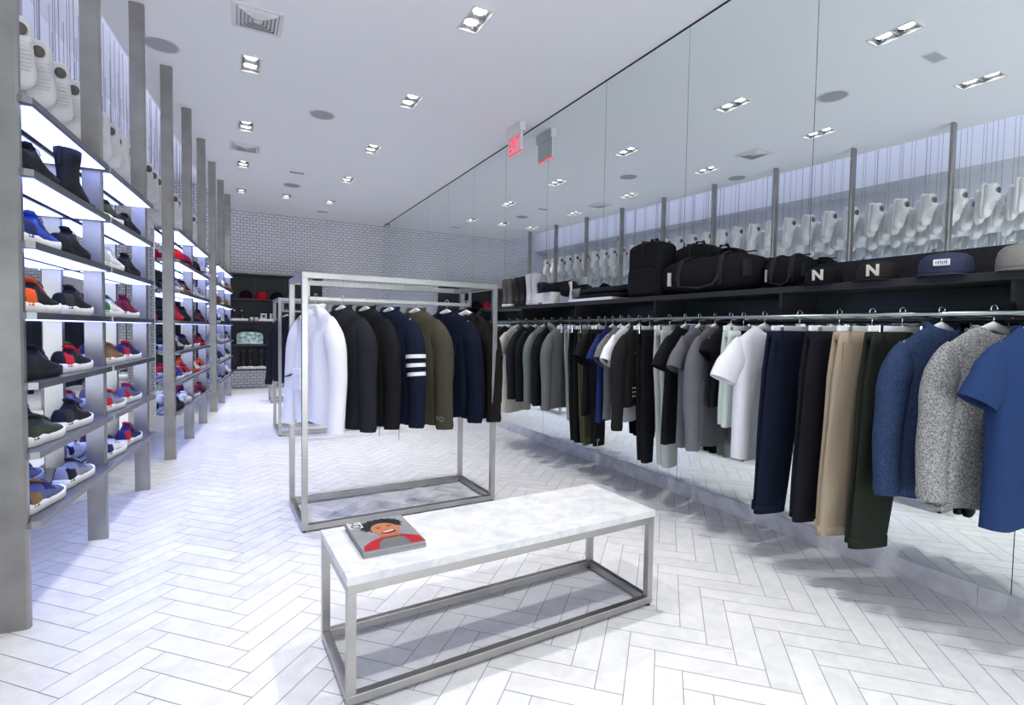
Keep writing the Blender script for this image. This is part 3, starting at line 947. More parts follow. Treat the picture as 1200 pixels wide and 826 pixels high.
def sleeve_path(s, zsh, L, r0, r1, out, seed=0, fwd=0.0, a0=36, a1=86, flat=.62, x0=.160):
    rng = random.Random(seed); ph = rng.uniform(0, 6)
    N = 22; x, z = x0, zsh-r0*.72; path = []; rad = []
    ds = L/N
    for i in range(N+1):
        t = i/N
        d = t*L
        a = R(lerp(a0, a1, min(1, d/.20)**.8)) if L > .3 else R(lerp(a0, a1, t))
        path.append(Vector((s*(x+.003*math.sin(t*9+ph)), fwd*t*t+.003*math.sin(t*7+ph), z)))
        w = lerp(r0, r1, t**.8)
        wr = 1+.025*math.sin(t*19+ph)*math.sin(t*PI)
        k = .40+.60*min(1, d/.10)**.7
        rad.append((w*wr, w*flat*k))
        x += ds*(math.cos(a)+out*.3*t); z -= ds*math.sin(a)
    return path, rad
def sleeve(mb, s, wsh, zsh, L, r0, r1, out, seed=0, fwd=0.0, seg=18, **k):
    path, rad = sleeve_path(s, zsh, L, r0, r1, out, seed, fwd, **k)
    mb.tube(path, rad, seg, (0, 1, 0), False)
    return path, rad
def ring_band(mb, rx, ry, z0, z1, drop=0.0, th=.004, n=28, tilt=1.0):
    rings = []
    for z, g, dr in ((z0, 0, drop), (z1, tilt*.004, drop*.8), (z1, -th, drop*.8), (z0, -th, drop)):
        rings.append([Vector(((rx+g)*math.cos(2*PI*k/n), (ry+g)*math.sin(2*PI*k/n), z-(dr if math.sin(2*PI*k/n) < 0 else 0)*abs(math.sin(2*PI*k/n)))) for k in range(n)])
    mb.loft(rings+[rings[0]], False, False)
def tee(label, loc, rz, mat, zb=-.81, W=.225, D=.05, sl=.20, group=None, seed=1, name='t_shirt', cat='t-shirt', fold=.012, trim=None):
    t = thing(name, label, cat, loc, rz, group)
    b = MB(); body(b, [(0, .200), (.10, .212), (.25, W*.95), (1, W*1.0)], D, zb, .080, drop=.060, seed=seed, fold=fold)
    b.build('body', mat, t, True)
    for s in (-1, 1):
        m = MB(); wall = s > 0 and loc[0] > 2.5; sleeve(m, s, .205, -.136, sl, .082, .085 if wall else .092, 0, seed+s, a0=56 if wall else 34, a1=86 if wall else 66, flat=.48, x0=.150 if wall else .160); m.build('sleeve', mat, t, True)
    m = MB(); ring_band(m, .083, .050, -.082, -.064, .060); m.build('neckband', trim or mat, t, True)
    return t
def jumper(label, loc, rz, mat, zb=-.78, W=.235, D=.06, L=.60, group=None, seed=1, name='sweatshirt', cat='sweatshirt', collar='rib', out=.05, r0=.078, r1=.050, fold=.012, trim=None, extras=None, cuff=True):
    t = thing(name, label, cat, loc, rz, group)
    b = MB(); body(b, [(0, .200), (.10, .215), (.25, W*.93), (.9, W*.96), (1, W*.90)], D, zb, .072, drop=.050, seed=seed, fold=fold)
    b.build('body', mat, t, True)
    for s in (-1, 1):
        m = MB(); wall = s > 0 and loc[0] > 2.5; P_, R_ = sleeve(m, s, .21, -.136, L, r0, r1, 0 if wall else out, seed+s, -.03, flat=.70, a0=54 if wall else 36, a1=89 if wall else 86, x0=.150 if wall else .160)
        so = m.build('sleeve', mat, t, True)
        if cuff:
            e = P_[-1]; d_ = (P_[-1]-P_[-3]).normalized()
            m = MB(); m.tube([e-d_*.012, e+d_*.02, e+d_*.045], [(r1*1.03, r1*.74), (r1*1.05, r1*.76), (r1*.93, r1*.66)], 18, (0, 1, 0), False)
            m.build('cuff', trim or mat, so, True)
    if collar == 'rib':
        m = MB(); ring_band(m, .076, .048, -.084, -.062, .050); m.build('neckband', trim or mat, t, True)
    elif collar == 'shirt':
        m = MB(); ring_band(m, .074, .048, -.092, -.046, .050, .005, tilt=2.5); m.build('collar', trim or mat, t, True)
    elif collar == 'hood':
        rings = []
        for k in range(9):
            a = PI*k/8
            r = .095+.03*math.sin(a)
            rings.append([Vector((r*math.cos(2*PI*j/20), .03+.085*math.sin(2*PI*j/20)*(.8+.4*math.sin(a)), -.135+.085*math.sin(a*.5)**.8-.028*(math.sin(2*PI*j/20) < 0)+ (.02*math.sin(2*PI*j/20)))) for j in range(20)])
        m = MB(); m.loft(rings, False, False); m.build('hood', trim or mat, t, True)
    if extras: extras(t, mat, W, D, zb)
    return t
def front_line(t, name, mat, x, z0, z1, D, w=.006, th=.004):
    MB().box(x-w, x+w, -D-.016-th, -D+.004, z1, z0).build(name, mat, t, bevel=.0015)
def buttons(t, mat, x, z0, z1, D, n=6):
    for k in range(n):
        z = lerp(z0, z1, k/(n-1))
        MB().lathe([(.006, 0), (.006, .003), (0, .004)], 10, Matrix.Translation((x, -D-.018, z)) @ Matrix.Rotation(PI/2, 4, 'X')).build('button', mat, t, fix=True)
def pocket(t, mat, x0, x1, z0, z1, D, flap=True):
    p = MB().box(x0, x1, -D-.020, -D+.004, z0, z1).build('pocket', mat, t, bevel=.004)
    if flap: MB().box(x0-.004, x1+.004, -D-.026, -D-.012, z1-.035, z1+.006).build('pocket_flap', mat, p, bevel=.003)
def pants(label, loc, rz, mat, w0=.20, w1=.165, hem=-1.05, lean=.06, group=None, seed=1, cuff='roll', cuffmat=None, name='trousers', cat='trousers', x0=-.03, th=.022, band=None, mid=1.06, split=.02):
    t = thing(name, label, cat, loc, rz, group)
    rng = random.Random(seed); ph = rng.uniform(0, 6); n = 28
    top = -.098
    for li, s in enumerate((-1, 1)):
        rings = []
        zh = hem+(.010 if s > 0 else 0)
        for i in range(19):
            q = i/18
            hw = interp([(0, w0/2), (.22, w0/2*mid), (1, w1/2)], q)
            cx = x0-lean*q+(split*q if s > 0 else 0); z = lerp(top, zh, q)
            tt = th*(.55+.45*min(1, q*5))
            rings.append([Vector((cx+hw*math.copysign(abs(math.cos(2*PI*j/n))**.8, math.cos(2*PI*j/n)),
                                  s*(th*.86)+tt*math.copysign(abs(math.sin(2*PI*j/n))**.7, math.sin(2*PI*j/n))+.004*math.sin(q*9+ph+j*.45)*q, z)) for j in range(n)])
        m = MB(); m.loft(rings, True, False); lg = m.build('leg', mat, t, True)
        cx = x0-lean+(split if s > 0 else 0)
        if cuff:
            k = 1.05 if cuff == 'roll' else .86
            hgt = .045 if cuff == 'roll' else .06
            rr = []
            for z, g in ((zh+hgt, .99), (zh+hgt, k), (zh-.002, k), (zh-.002, k*.94)):
                rr.append([Vector((cx+lean*(zh-z)/(hem-top)*-1*0+w1/2*g*math.copysign(abs(math.cos(2*PI*j/n))**.8, math.cos(2*PI*j/n)), s*(th*.86)+th*g*1.02*math.copysign(abs(math.sin(2*PI*j/n))**.7, math.sin(2*PI*j/n)), z)) for j in range(n)])
            m = MB(); m.loft(rr, False, False); m.build('cuff', cuffmat or mat, lg, True, fix=True)
    m = MB(); rr = []
    for z, g in ((top+.004, .98), (top+.004, 1.02), (top-.036, 1.03), (top-.036, .98)):
        rr.append([Vector((x0+w0/2*g*math.copysign(abs(math.cos(2*PI*j/n))**.8, math.cos(2*PI*j/n)), th*1.35*g*math.copysign(abs(math.sin(2*PI*j/n))**.6, math.sin(2*PI*j/n)), z)) for j in range(n)])
    m.loft(rr, True, True); wb = m.build('waistband', band or mat, t, True, fix=True)
    if cuff == 'roll':
        for x in (-.3, .3):
            MB().box(x0+x*w0-.005, x0+x*w0+.005, -th*1.35-.006, -th*1.2, top-.046, top+.004).build('belt_loop', mat, wb)
        m = MB(); m.prism([(x0-w0*.46, top-.045), (x0-w0*.40, top-.045), (x0-w0*.47, top-.20), (x0-w0*.50, top-.20)], -.001, .001, Matrix.Translation((0, -th*1.86, 0)) @ Matrix.Rotation(PI/2, 4, 'X'))
        m.build('pocket_edge', mat, t)
    return t

RAILX, RAILZ = 2.72, 1.352
BLK = fabric('black_jersey', (.012, .012, .014), .25)
CHAR = fabric('charcoal_cloth', (.019, .020, .025), .25)
CREAM = fabric('cream_cotton', (.50, .48, .42))
GREY = fabric('grey_melange', (.15, .155, .16), .15)
GGREEN = fabric('grey_green_melange', (.16, .18, .17))
LGREY = fabric('light_grey_fleece', (.42, .45, .44), .08)
MGREY = fabric('mid_grey_jersey', (.14, .14, .155), .15)
WHITEF = fabric('white_cotton', (.80, .80, .84), .04)
NAVYF = fabric('navy_cloth', (.009, .012, .027), .2)
NAVYC = fabric('navy_chino', (.009, .013, .028), .2)
BLACKC = fabric('black_chino', (.012, .012, .016), .2)
KHAKI = fabric('khaki_twill', (.36, .29, .21), .06)
OLIVE = fabric('dark_olive_twill', (.020, .025, .019), .2)
OLIVEJ = fabric('olive_parka_cloth', (.056, .052, .036), .12)
OLIVEP = fabric('olive_fleece', (.085, .085, .050), .12)
DENIM = fabric('blue_denim', (.016, .029, .070), heather=(.042, .068, .140), hscale=220)
HEATH = fabric('grey_heather_knit', (.12, .12, .125), heather=(.42, .42, .41), hscale=170)
BLUEF = fabric('blue_knit', (.022, .047, .130), .10)
ROYAL = fabric('royal_navy_jersey', (.018, .028, .12), .15)
SPECK = fabric('speckled_knit', (.03, .03, .032), heather=(.34, .34, .33), hscale=140)
BRASS = plain('zip_metal', (.62, .62, .62), .3, 1.0)

# the black wall shelf, its brackets and the hanging rail
sh = thing('wall_shelf', 'long black wall shelf with bags, boots and caps on it, fixed to mirror', 'shelf', (0, 0, 0))
Y0, Y1 = -1.0, 6.2
MB().box(2.70, M-.004, Y0, Y1, 1.486, 1.520).build('shelf_board', BLACKS, sh, bevel=.002)
MB().box(M-.022, M-.004, Y0, Y1, 1.520, 1.672).build('riser', BLACKW, sh, bevel=.001)
MB().box(M-.016, M-.004, Y0, Y1, 1.335, 1.486).build('back_board', GREENB, sh)
for k in range(7):
    y = -.12+.99*k
    MB().prism([(2.725, 1.486), (M-.016, 1.486), (M-.016, 1.335), (2.80, 1.335), (2.725, 1.40)], -.007, .007, Matrix.Translation((0, y, 0)) @ Matrix(((1, 0, 0, 0), (0, 0, 1, 0), (0, 1, 0, 0), (0, 0, 0, 1)))).build('bracket', BLACKS, sh, fix=True)
rl = thing('hanging_rail', 'long round steel clothes rail under the black wall shelf', 'clothes rail', (RAILX, 0, RAILZ))
MB().tube([(0, Y0, 0), (0, Y1, 0)], .0155, 16, (0, 0, 1)).build('tube', plain('dark_steel_tube', (.36, .40, .39), .22, 1.0, var=.05), rl, True)
MB().box(.020, .052, Y0, Y1, -.022, .012).build('backing_bar', BLACKS, rl, bevel=.002)
for k in range(14):
    MB().lathe([(.0045, 0), (.0045, .003), (0, .004)], 10, Matrix.Translation((.0195, -.12+.495*k, -.013)) @ Matrix.Rotation(-PI/2, 4, 'Y')).build('screw', CHROME, rl, fix=True)

GR = 'garments on the wall rail'
def hang(y, yaw, maker, label, *a, clip=False, hlabel=None, **k):
    hl = hlabel
    loc = (RAILX, y, RAILZ+.0155)
    short = label.split(' on ')[0].split(',')[0]
    dup(CH if clip else HG, loc, R(-yaw), ('white clip hanger holding the ' if clip else 'white hanger carrying the ')+short, 'hangers on the wall rail')
    return maker(label, loc, R(-yaw), *a, group=GR, **k)
def zip_extras(t, mat, W, D, zb):
    front_line(t, 'zip', BRASS, -.02, -.20, zb+.06, D, .005)
    MB().box(-.13, -.05, -D-.022, -D, -.27, -.263).build('chest_zip', BRASS, t)
    MB().prism([(.05, -.30), (.056, -.30), (.066, -.46), (.06, -.46)], -.003, .003, Matrix.Translation((0, -D-.018, 0)) @ Matrix.Rotation(PI/2, 4, 'X')).build('side_zip', BRASS, t)
    for i in range(3):
        for j in range(4):
            MB().lathe([(.006, 0), (.004, .004), (0, .006)], 8, Matrix.Translation((-.16+.026*j, -D-.014, zb+.14-.03*i)) @ Matrix.Rotation(PI/2, 4, 'X')).build('stud', BRASS, t, fix=True)
    MB().lathe([(.012, 0), (.012, .003), (0, .004)], 12, Matrix.Translation((-.09, -D-.016, -.20)) @ Matrix.Rotation(PI/2, 4, 'X')).build('badge', CARDW, t, fix=True)
def denim_extras(t, mat, W, D, zb):
    front_line(t, 'placket', mat, 0, -.14, zb+.02, D, .014)
    buttons(t, CARDW, 0, -.17, zb+.08, D, 6)
    pocket(t, mat, -.15, -.05, -.36, -.24, D)
hang(.80, 11, tee, 'blue short-sleeved knit top at the near end of the rail', BLUEF, zb=-.83, D=.055, sl=.215, seed=3)
hang(.922, 20, jumper, 'heather grey marl sweatshirt between two blue tops', HEATH, zb=-.80, L=.56, D=.062, seed=5, r1=.056)
hang(1.098, 16, jumper, 'blue denim button shirt with collar, long sleeves', DENIM, zb=-.80, L=.58, D=.055, seed=8, name='shirt', cat='shirt', collar='shirt', cuff=True, extras=denim_extras, r1=.055)
hang(1.248, 15, pants, 'dark olive chinos with rolled hems left of the denim shirt', OLIVE, hem=-1.075, seed=2, clip=True, w0=.235, w1=.20, x0=-.07, lean=.09)
hang(1.376, 18, pants, 'khaki beige chinos with rolled hems', KHAKI, hem=-1.065, seed=3, clip=True, w0=.22, w1=.185, x0=-.085, lean=.09)
hang(1.53, 12, pants, 'black chinos between the khaki and navy pairs', BLACKC, hem=-1.045, seed=4, clip=True, w0=.235, w1=.18, x0=-.075, lean=.10, cuff='rib')
hang(1.739, 10, pants, 'navy chinos right of the white t-shirt', NAVYC, hem=-1.065, seed=5, clip=True, w0=.24, w1=.19, x0=-.08, lean=.10)
hang(1.95, 4, tee, 'plain white t-shirt, largest white one on the rail', WHITEF, zb=-.82, D=.05, seed=9, sl=.235)
hang(2.30, -12, jumper, 'dark grey long cardigan behind the black tank top', MGREY, zb=-.82, L=.62, D=.045, seed=11, name='cardigan', cat='cardigan', W=.20, out=.02)
def tank_extras(t, mat, W, D, zb): pass
hang(2.09, -4, pants, 'pale mint folded jeans beside the black tank', fabric('pale_mint_denim', (.62, .70, .66), .05), hem=-.66, seed=7, clip=True, w0=.11, w1=.10, x0=-.11, lean=.04, cuff='rib')
hang(2.18, -4, tee, 'black sleeveless tank top behind the pale mint jeans', BLK, zb=-.56, D=.035, sl=.07, seed=12, W=.19)
hang(2.426, -15, tee, 'mid grey pocket t-shirt with short sleeves', MGREY, zb=-.84, D=.05, seed=14)
hang(2.547, -14, tee, 'black t-shirt with wide sleeves left of the mid grey t-shirt', BLK, zb=-.85, D=.045, seed=15)
hang(2.691, -14, pants, 'light grey drawstring sweatpants', LGREY, hem=-1.06, seed=8, clip=True, w0=.25, w1=.155, x0=-.02, lean=-.03, cuff='rib', name='sweatpants', cat='sweatpants', th=.030)
hang(2.888, -12, pants, 'black tapered joggers left of the light grey sweatpants', BLK, hem=-1.07, seed=9, clip=True, w0=.21, w1=.11, x0=-.01, lean=.02, cuff='rib', name='joggers', cat='joggers', th=.028)
hang(3.0, -14, jumper, 'black zipped biker jacket with metal studs', fabric('black_biker_cloth', (.018, .018, .018), .2), zb=-.66, L=.62, D=.055, seed=16, name='jacket', cat='jacket', collar='shirt', extras=zip_extras)
hang(3.115, -18, tee, 'white t-shirt, slim one between biker jacket and grey t-shirt', WHITEF, zb=-.80, D=.04, seed=17, W=.21)
hang(3.21, -20, tee, 'light grey t-shirt behind the slim white t-shirt', GREY, zb=-.78, D=.04, seed=18)
hang(3.31, -22, tee, 'royal navy t-shirt next to the grey speckled trousers', ROYAL, zb=-.82, D=.042, seed=19)
hang(3.40, -16, pants, 'black trousers with grey speckled hems', BLK, hem=-1.04, seed=10, clip=True, w0=.17, w1=.14, x0=-.09, lean=.0, cuff='rib', cuffmat=SPECK)
hang(3.49, -22, tee, 'black t-shirt left of the royal navy one', BLK, zb=-.80, D=.04, seed=20)
hang(3.63, -20, pants, 'olive drab fleece trousers', OLIVEP, hem=-1.09, seed=11, clip=True, w0=.20, w1=.13, x0=-.03, lean=-.02, cuff='rib', name='sweatpants', cat='sweatpants')
hang(3.76, -22, pants, 'black fleece joggers left of the olive drab trousers', BLK, hem=-1.09, seed=12, clip=True, w0=.25, w1=.12, x0=-.0, lean=.02, cuff='rib', name='joggers', cat='joggers', th=.030)
hang(3.92, -22, pants, 'light grey sweatpants seen as a thin strip beside black joggers', LGREY, hem=-.95, seed=13, clip=True, w0=.20, w1=.12, x0=.05, lean=-.02, cuff='rib', name='sweatpants', cat='sweatpants')
hang(4.06, -26, jumper, 'grey hooded sweatshirt with full sleeves', GREY, zb=-.82, L=.62, D=.065, seed=21, collar='hood')
hang(4.21, -24, jumper, 'black crewneck sweatshirt behind the grey hooded one', BLK, zb=-.82, L=.60, D=.055, seed=22)
hang(4.36, -24, jumper, 'grey-green crewneck sweatshirt between two black tops', GGREEN, zb=-.80, L=.60, D=.055, seed=23)
hang(4.52, -24, jumper, 'black slim sweatshirt right of two more black tops', BLK, zb=-.80, L=.60, D=.055, seed=24)
hang(4.70, -24, jumper, 'black long-sleeved top next to the cream t-shirt', CHAR, zb=-.72, L=.60, D=.05, seed=25)
hang(4.90, -22, tee, 'long cream t-shirt near the far end of the rail', CREAM, zb=-.98, D=.05, seed=26)
hang(5.08, -22, jumper, 'black jacket at the far end of the rail', BLK, zb=-.90, L=.66, D=.06, seed=27, name='jacket', cat='jacket')

# garments on the steel rack
def rack_pt(x, RKo=RK): 
    c, s = math.cos(RKR), math.sin(RKR)
    return (RKo[0]+c*x-s*.30, RKo[1]+s*x+c*.30, 1.44+.012)
GK = 'jackets on the steel rack'
def hang_r(x, th, maker, label, *a, base=RK, grp=GK, **k):
    loc = rack_pt(x, base)
    short = label.split(' on ')[0].split(',')[0]
    dup(HG, loc, R(th), 'white hanger carrying the '+short, 'hangers on the steel racks')
    return maker(label, loc, R(th), *a, group=grp, **k)
def coat_x(t, mat, W, D, zb):
    front_line(t, 'zip_placket', mat, 0, -.12, zb+.02, D, .012)
def white_x(t, mat, W, D, zb):
    front_line(t, 'placket', mat, 0, -.12, zb+.02, D, .014)
    m = MB(); m.tube([(-W-.005, -.03, -.52), (-W-.03, -.05, -.535), (-W-.07, -.06, -.54)], [(.004, .022)]*3, 8); m.build('black_strap', BLK, t)
    pocket(t, mat, -.16, -.06, -.62, -.48, D)
def stripes_x(t, mat, W, D, zb):
    sl = [c for c in t.children if c.name.split('.')[0] == 'sleeve'][1]
    P_, R_ = sleeve_path(1, -.136, .66, .085, .062, .05, 45, -.03, flat=.70)
    for k in range(3):
        i = 7+2*k
        a_, b_ = P_[i], P_[i].lerp(P_[i+1], .85)
        m = MB(); m.tube([a_, b_], [(R_[i][0]*1.03, R_[i][1]*1.05)]*2, 18, (0, 1, 0), False)
        m.build('white_stripe', CARDW, sl, True)
    coat_x(t, mat, W, D, zb)
    for x in (-.10, .10):
        m = MB(); m.tube([(x, 0, zb+.01), (x+.01, -.01, zb-.06), (x-.005, 0, zb-.12)], .0025, 6); m.build('drawcord', CORD, t)
def parka_x(t, mat, W, D, zb):
    coat_x(t, mat, W, D, zb)
    pocket(t, mat, -.17, -.04, -.72, -.56, D); pocket(t, mat, .05, .17, -.72, -.56, D); pocket(t, mat, -.16, -.05, -.42, -.28, D)
    MB().box(-.06, -.045, -D-.02, -D+.004, -.16, -.12).build('neck_tab', KHAKI, t)
    sl = [c for c in t.children if c.name.split('.')[0] == 'sleeve'][1]
    P_, R_ = sleeve_path(1, -.136, .68, .092, .068, .05, 46, -.03, flat=.70)
    e = P_[-2]
    text_mesh('sleeve_lettering', 'YO', .050, plain('grey_print', (.22, .22, .20), .8), sl, Matrix.Translation((e.x, e.y-R_[-2][1]-.0015, e.z)) @ Matrix.Rotation(PI/2, 4, 'X'), ext=.0008)
def shirtjk_x(t, mat, W, D, zb):
    coat_x(t, mat, W, D, zb)
    pocket(t, mat, .05, .15, -.40, -.27, D)
    buttons(t, BLACKS, 0, -.16, zb+.1, D, 5)
TH = -62
hang_r(.125, -68, jumper, 'white long coat at the left end of the steel rack', WHITEF, zb=-.82, L=.70, D=.055, W=.215, seed=41, name='coat', cat='coat', collar='shirt', out=.06, r0=.085, r1=.065, extras=white_x, cuff=False, fold=.02)
hang_r(.295, TH, jumper, 'charcoal wool jacket next to the white coat', CHAR, zb=-.86, L=.66, D=.07, seed=42, name='jacket', cat='jacket', collar='shirt', extras=shirtjk_x, r0=.085, r1=.062)
hang_r(.455, TH, jumper, 'plain black jacket between the charcoal and striped ones', BLK, zb=-.85, L=.66, D=.065, seed=43, name='jacket', cat='jacket', collar='shirt', extras=coat_x, r0=.08, r1=.06)
hang_r(.625, TH, jumper, 'navy jacket with three white sleeve stripes', NAVYF, zb=-.86, L=.66, D=.07, seed=44, name='jacket', cat='jacket', collar='shirt', extras=stripes_x, r0=.085, r1=.062)
hang_r(.815, -60, jumper, 'olive green field parka with flap pockets', OLIVEJ, zb=-.87, L=.68, D=.075, W=.245, seed=45, name='parka', cat='jacket', collar='shirt', extras=parka_x, r0=.092, r1=.068)
hang_r(1.055, -60, jumper, 'dark navy shirt jacket right of the olive parka', fabric('dark_navy_cloth', (.006, .009, .021), .2), zb=-.84, L=.66, D=.07, seed=46, name='jacket', cat='jacket', collar='shirt', extras=shirtjk_x, r0=.085, r1=.06)
hang_r(1.215, -62, jumper, 'black hooded jacket at the right end of the steel rack', fabric('black_hood_cloth', (.014, .012, .011), .25), zb=-.86, L=.66, D=.075, seed=47, name='jacket', cat='jacket', collar='hood', extras=coat_x, r0=.09, r1=.06)
hang_r(.12, -58, jumper, 'dark grey jacket at the left end of the farther rack', CHAR, zb=-.86, L=.70, D=.065, seed=48, name='jacket', cat='jacket', collar='shirt', base=RK2, grp='jackets on the farther rack')
hang_r(.30, -58, jumper, 'black jacket second from left on the farther rack', BLK, zb=-.80, L=.62, D=.065, seed=49, name='jacket', cat='jacket', collar='shirt', base=RK2, grp='jackets on the farther rack')
hang_r(.50, -58, jumper, 'grey jacket third from left on the farther rack', GREY, zb=-.80, L=.62, D=.065, seed=50, name='jacket', cat='jacket', collar='shirt', base=RK2, grp='jackets on the farther rack')

# ------------------------------------------------------------------ things on the wall shelf
ZS = 1.520
def rbox(mb, x0, x1, y0, y1, z0, z1, e=4.0, n=28, rows=10, top=.6):
    cx, cy = (x0+x1)/2, (y0+y1)/2; rx, ry = (x1-x0)/2, (y1-y0)/2
    rings = []
    for i in range(rows+1):
        t = i/rows
        g = 1-.5*max(0, (t-top)/(1-top))**3.0 if t > top else 1-.06*max(0, (.12-t)/.12)
        rings.append([Vector((cx+rx*g*math.copysign(abs(math.cos(2*PI*k/n))**(2/e), math.cos(2*PI*k/n)), cy+ry*g*math.copysign(abs(math.sin(2*PI*k/n))**(2/e), math.sin(2*PI*k/n)), lerp(z0, z1, t))) for k in range(n)])
    mb.loft(rings); return mb
NYL = fabric('black_nylon', (.012, .012, .014), .25)
NYL2 = fabric('black_webbing', (.026, .026, .028), .2)
def backpack(label, loc, w, d, h, rz):
    t = thing('backpack', label, 'backpack', loc, rz, 'black backpacks on the wall shelf')
    m = MB(); rbox(m, -d/2, d/2, -w/2, w/2, 0, h, 5.5, top=.84, rows=20); m.build('body', NYL, t, True, fix=True)
    m = MB(); rbox(m, -d/2-.022, -d/2+.05, -w/2+.03, w/2-.03, .02, h*.52, 4.5, top=.8); m.build('front_pocket', NYL, t, True, fix=True)
    m = MB(); m.box(-d/2-.004, d/2+.002, -.004, .004, h*.5, h*1.004); m.box(-d/2-.026, -d/2-.01, -w/2+.05, w/2-.05, h*.46, h*.475); m.build('zip', NYL2, t)
    m = MB(); m.tube([(.02, -.05, h-.01), (.02, -.03, h+.025), (.02, .03, h+.025), (.02, .05, h-.01)], [(.004, .012)]*4, 8); m.build('grab_handle', NYL2, t, True)
    for s in (-1, 1):
        m = MB(); m.tube([(d/2-.02, s*w*.25, h*.9), (d/2+.015, s*w*.28, h*.6), (d/2+.01, s*w*.30, h*.1)], [(.006, .025)]*3, 8); m.build('shoulder_strap', NYL2, t, True)
    return t
backpack('tall upright black backpack left of the duffel on the wall shelf', (2.85, 3.02, ZS), .36, .20, .425, 0)
backpack('smaller black backpack behind the duffel with grey tag', (2.92, 2.64, ZS+.02), .30, .16, .34, 0)
bpk = [o for o in bpy.data.objects if o.name.startswith('backpack')]
def duffel(label, loc, L, w, h, rz, bag='duffel_bag'):
    t = thing(bag, label, 'bag', loc, rz)
    rings = []; n = 24
    for i in range(13):
        q = -1+2*i/12
        g = (1-abs(q)**5*.28)
        rings.append([Vector((w/2*g*math.copysign(abs(math.cos(2*PI*k/n))**.7, math.cos(2*PI*k/n)), q*L/2, h/2+h/2*g*math.copysign(abs(math.sin(2*PI*k/n))**.75, math.sin(2*PI*k/n))*(1+.02*math.sin(q*9)))) for k in range(n)])
    MB().loft(rings).build('body', NYL, t, True, fix=True)
    for s in (-1, 1):
        m = MB(); y = s*L*.24
        m.tube([(-w*.50, y, h*.18), (-w*.53, y, h*.5), (-w*.40, y*.95, h*.95), (-w*.1, y*.8, h*1.05), (w*.2, y*.8, h*1.02)], [(.005, .02)]*5, 8); m.build('strap', NYL2, t, True)
    m = MB(); m.tube([(-w*.51, L*.24, h*.45), (-w*.60, L*.2, h*.20), (-w*.62, -L*.05, h*.12), (-w*.60, -L*.2, h*.20), (-w*.51, -L*.24, h*.45)], [(.008, .008)]*5, 8); m.build('carry_handle', NYL2, t, True)
    MB().box(-.008, .008, -L*.46, L*.46, h*1.0-.002, h*1.0+.004).build('top_zip', NYL2, t)
    MB().box(-w*.5-.008, -w*.5+.02, L*.34, L*.37, h*.25, h*.62).build('white_tag', plain('grey_tag', (.55, .55, .55), .5), t)
    MB().box(-w*.46, -w*.30, -L*.5-.004, -L*.46, h*.35, h*.75).build('end_patch', NYL2, t)
    return t
duffel('big black duffel bag lying in the middle of the wall shelf', (2.85, 2.45, ZS), .72, .26, .25, 0)
duffel('small black bag half hidden right of the duffel', (2.94, 1.95, ZS), .26, .18, .20, 0, 'pouch_bag')
def letter_cap(y, label, fab, bill, letter=None, patch=None, rz=-76, x=2.80, scale=(1, 1, 1)):
    o = dup(CAPL, (x, y, ZS+.001), R(rz), label, 'caps on the wall shelf', {'crown': fab, 'bill': bill, 'button': fab}, scale)
    if letter:
        text_mesh('emblem', letter, .072, plain('cream_felt', (.68, .65, .56), .8), o, Matrix.Translation((0, -.0985, .046)) @ Matrix.Rotation(PI/2+R(4), 4, 'X') @ Matrix.Shear('XY', 4, (.0, 0)), bold=.003, ext=.003)
    if patch:
        p_ = MB().box(-.026, .026, -.102, -.094, .038, .064).build('label_patch', CARDW, o, bevel=.002)
        m = MB()
        for q in range(6): m.box(-.018+.0065*q, -.0145+.0065*q, -.1028, -.1018, .047-(q % 2)*.002, .056+(q % 3)*.0015)
        m.build('patch_stitching', plain('patch_ink', (.10, .12, .2), .6), p_)
    return o
letter_cap(1.665, 'black flat cap with a cream letter N, right of the bags', fabric('black_cap_wool', (.013, .013, .015), .25), fabric('black_cap_wool', (.013, .013, .015)), 'N')
letter_cap(1.40, 'charcoal wool cap with a cream letter N beside the blue cap', fabric('charcoal_cap_wool', (.030, .028, .027), .25), fabric('charcoal_cap_wool', (.03, .028, .027)), 'N')
letter_cap(1.125, 'blue corduroy cap with small white patch', fabric('blue_corduroy', (.052, .058, .100), .2), fabric('blue_corduroy', (.06, .072, .165)), None, True, scale=(1.1, 1.1, 1.08))
letter_cap(.855, 'light grey wool cap at the near end of the wall shelf', fabric('grey_cap_wool', (.26, .25, .23), .15), fabric('grey_cap_wool', (.26, .25, .23)), scale=(1.05, 1.05, 1.15))
# boots, boxes, hats, card at the far end
GB = 'boots on the wall shelf'
put_boot((2.80, 5.32, ZS), R(150), 'grey-brown sock boot, left one of the pair at the shelf end', 'taupe', 'white', GB, (1, 1, 1), 'brown')
put_boot((2.80, 5.20, ZS), R(150), 'grey-brown sock boot, right one of the pair at the shelf end', 'taupe', 'white', GB, (1, 1, 1), 'brown')
put_boot((2.80, 5.03, ZS), R(150), 'black sock boot, left one of the pair beside white boots', 'black', 'black', GB)
put_boot((2.80, 4.92, ZS), R(150), 'black sock boot, right one of the pair beside white boots', 'black', 'black', GB)
put_boot((2.80, 4.78, ZS), R(150), 'white boot, left one of the white pair on wall shelf', 'offwhite', 'offwhite', GB, (1, 1, 1.05))
put_boot((2.80, 4.67, ZS), R(150), 'white boot, right one of the white pair on wall shelf', 'offwhite', 'offwhite', GB, (1, 1, 1.05))
put_boot((2.82, 4.56, ZS), R(150), 'short charcoal boot just right of the white boots', 'black', 'grey', GB, (1.1, 1, .72))
put_boot((2.93, 4.46, ZS), R(150), 'short dark boot against the mirror behind the white boxes', 'black', 'black', GB, (1.1, 1, .72))
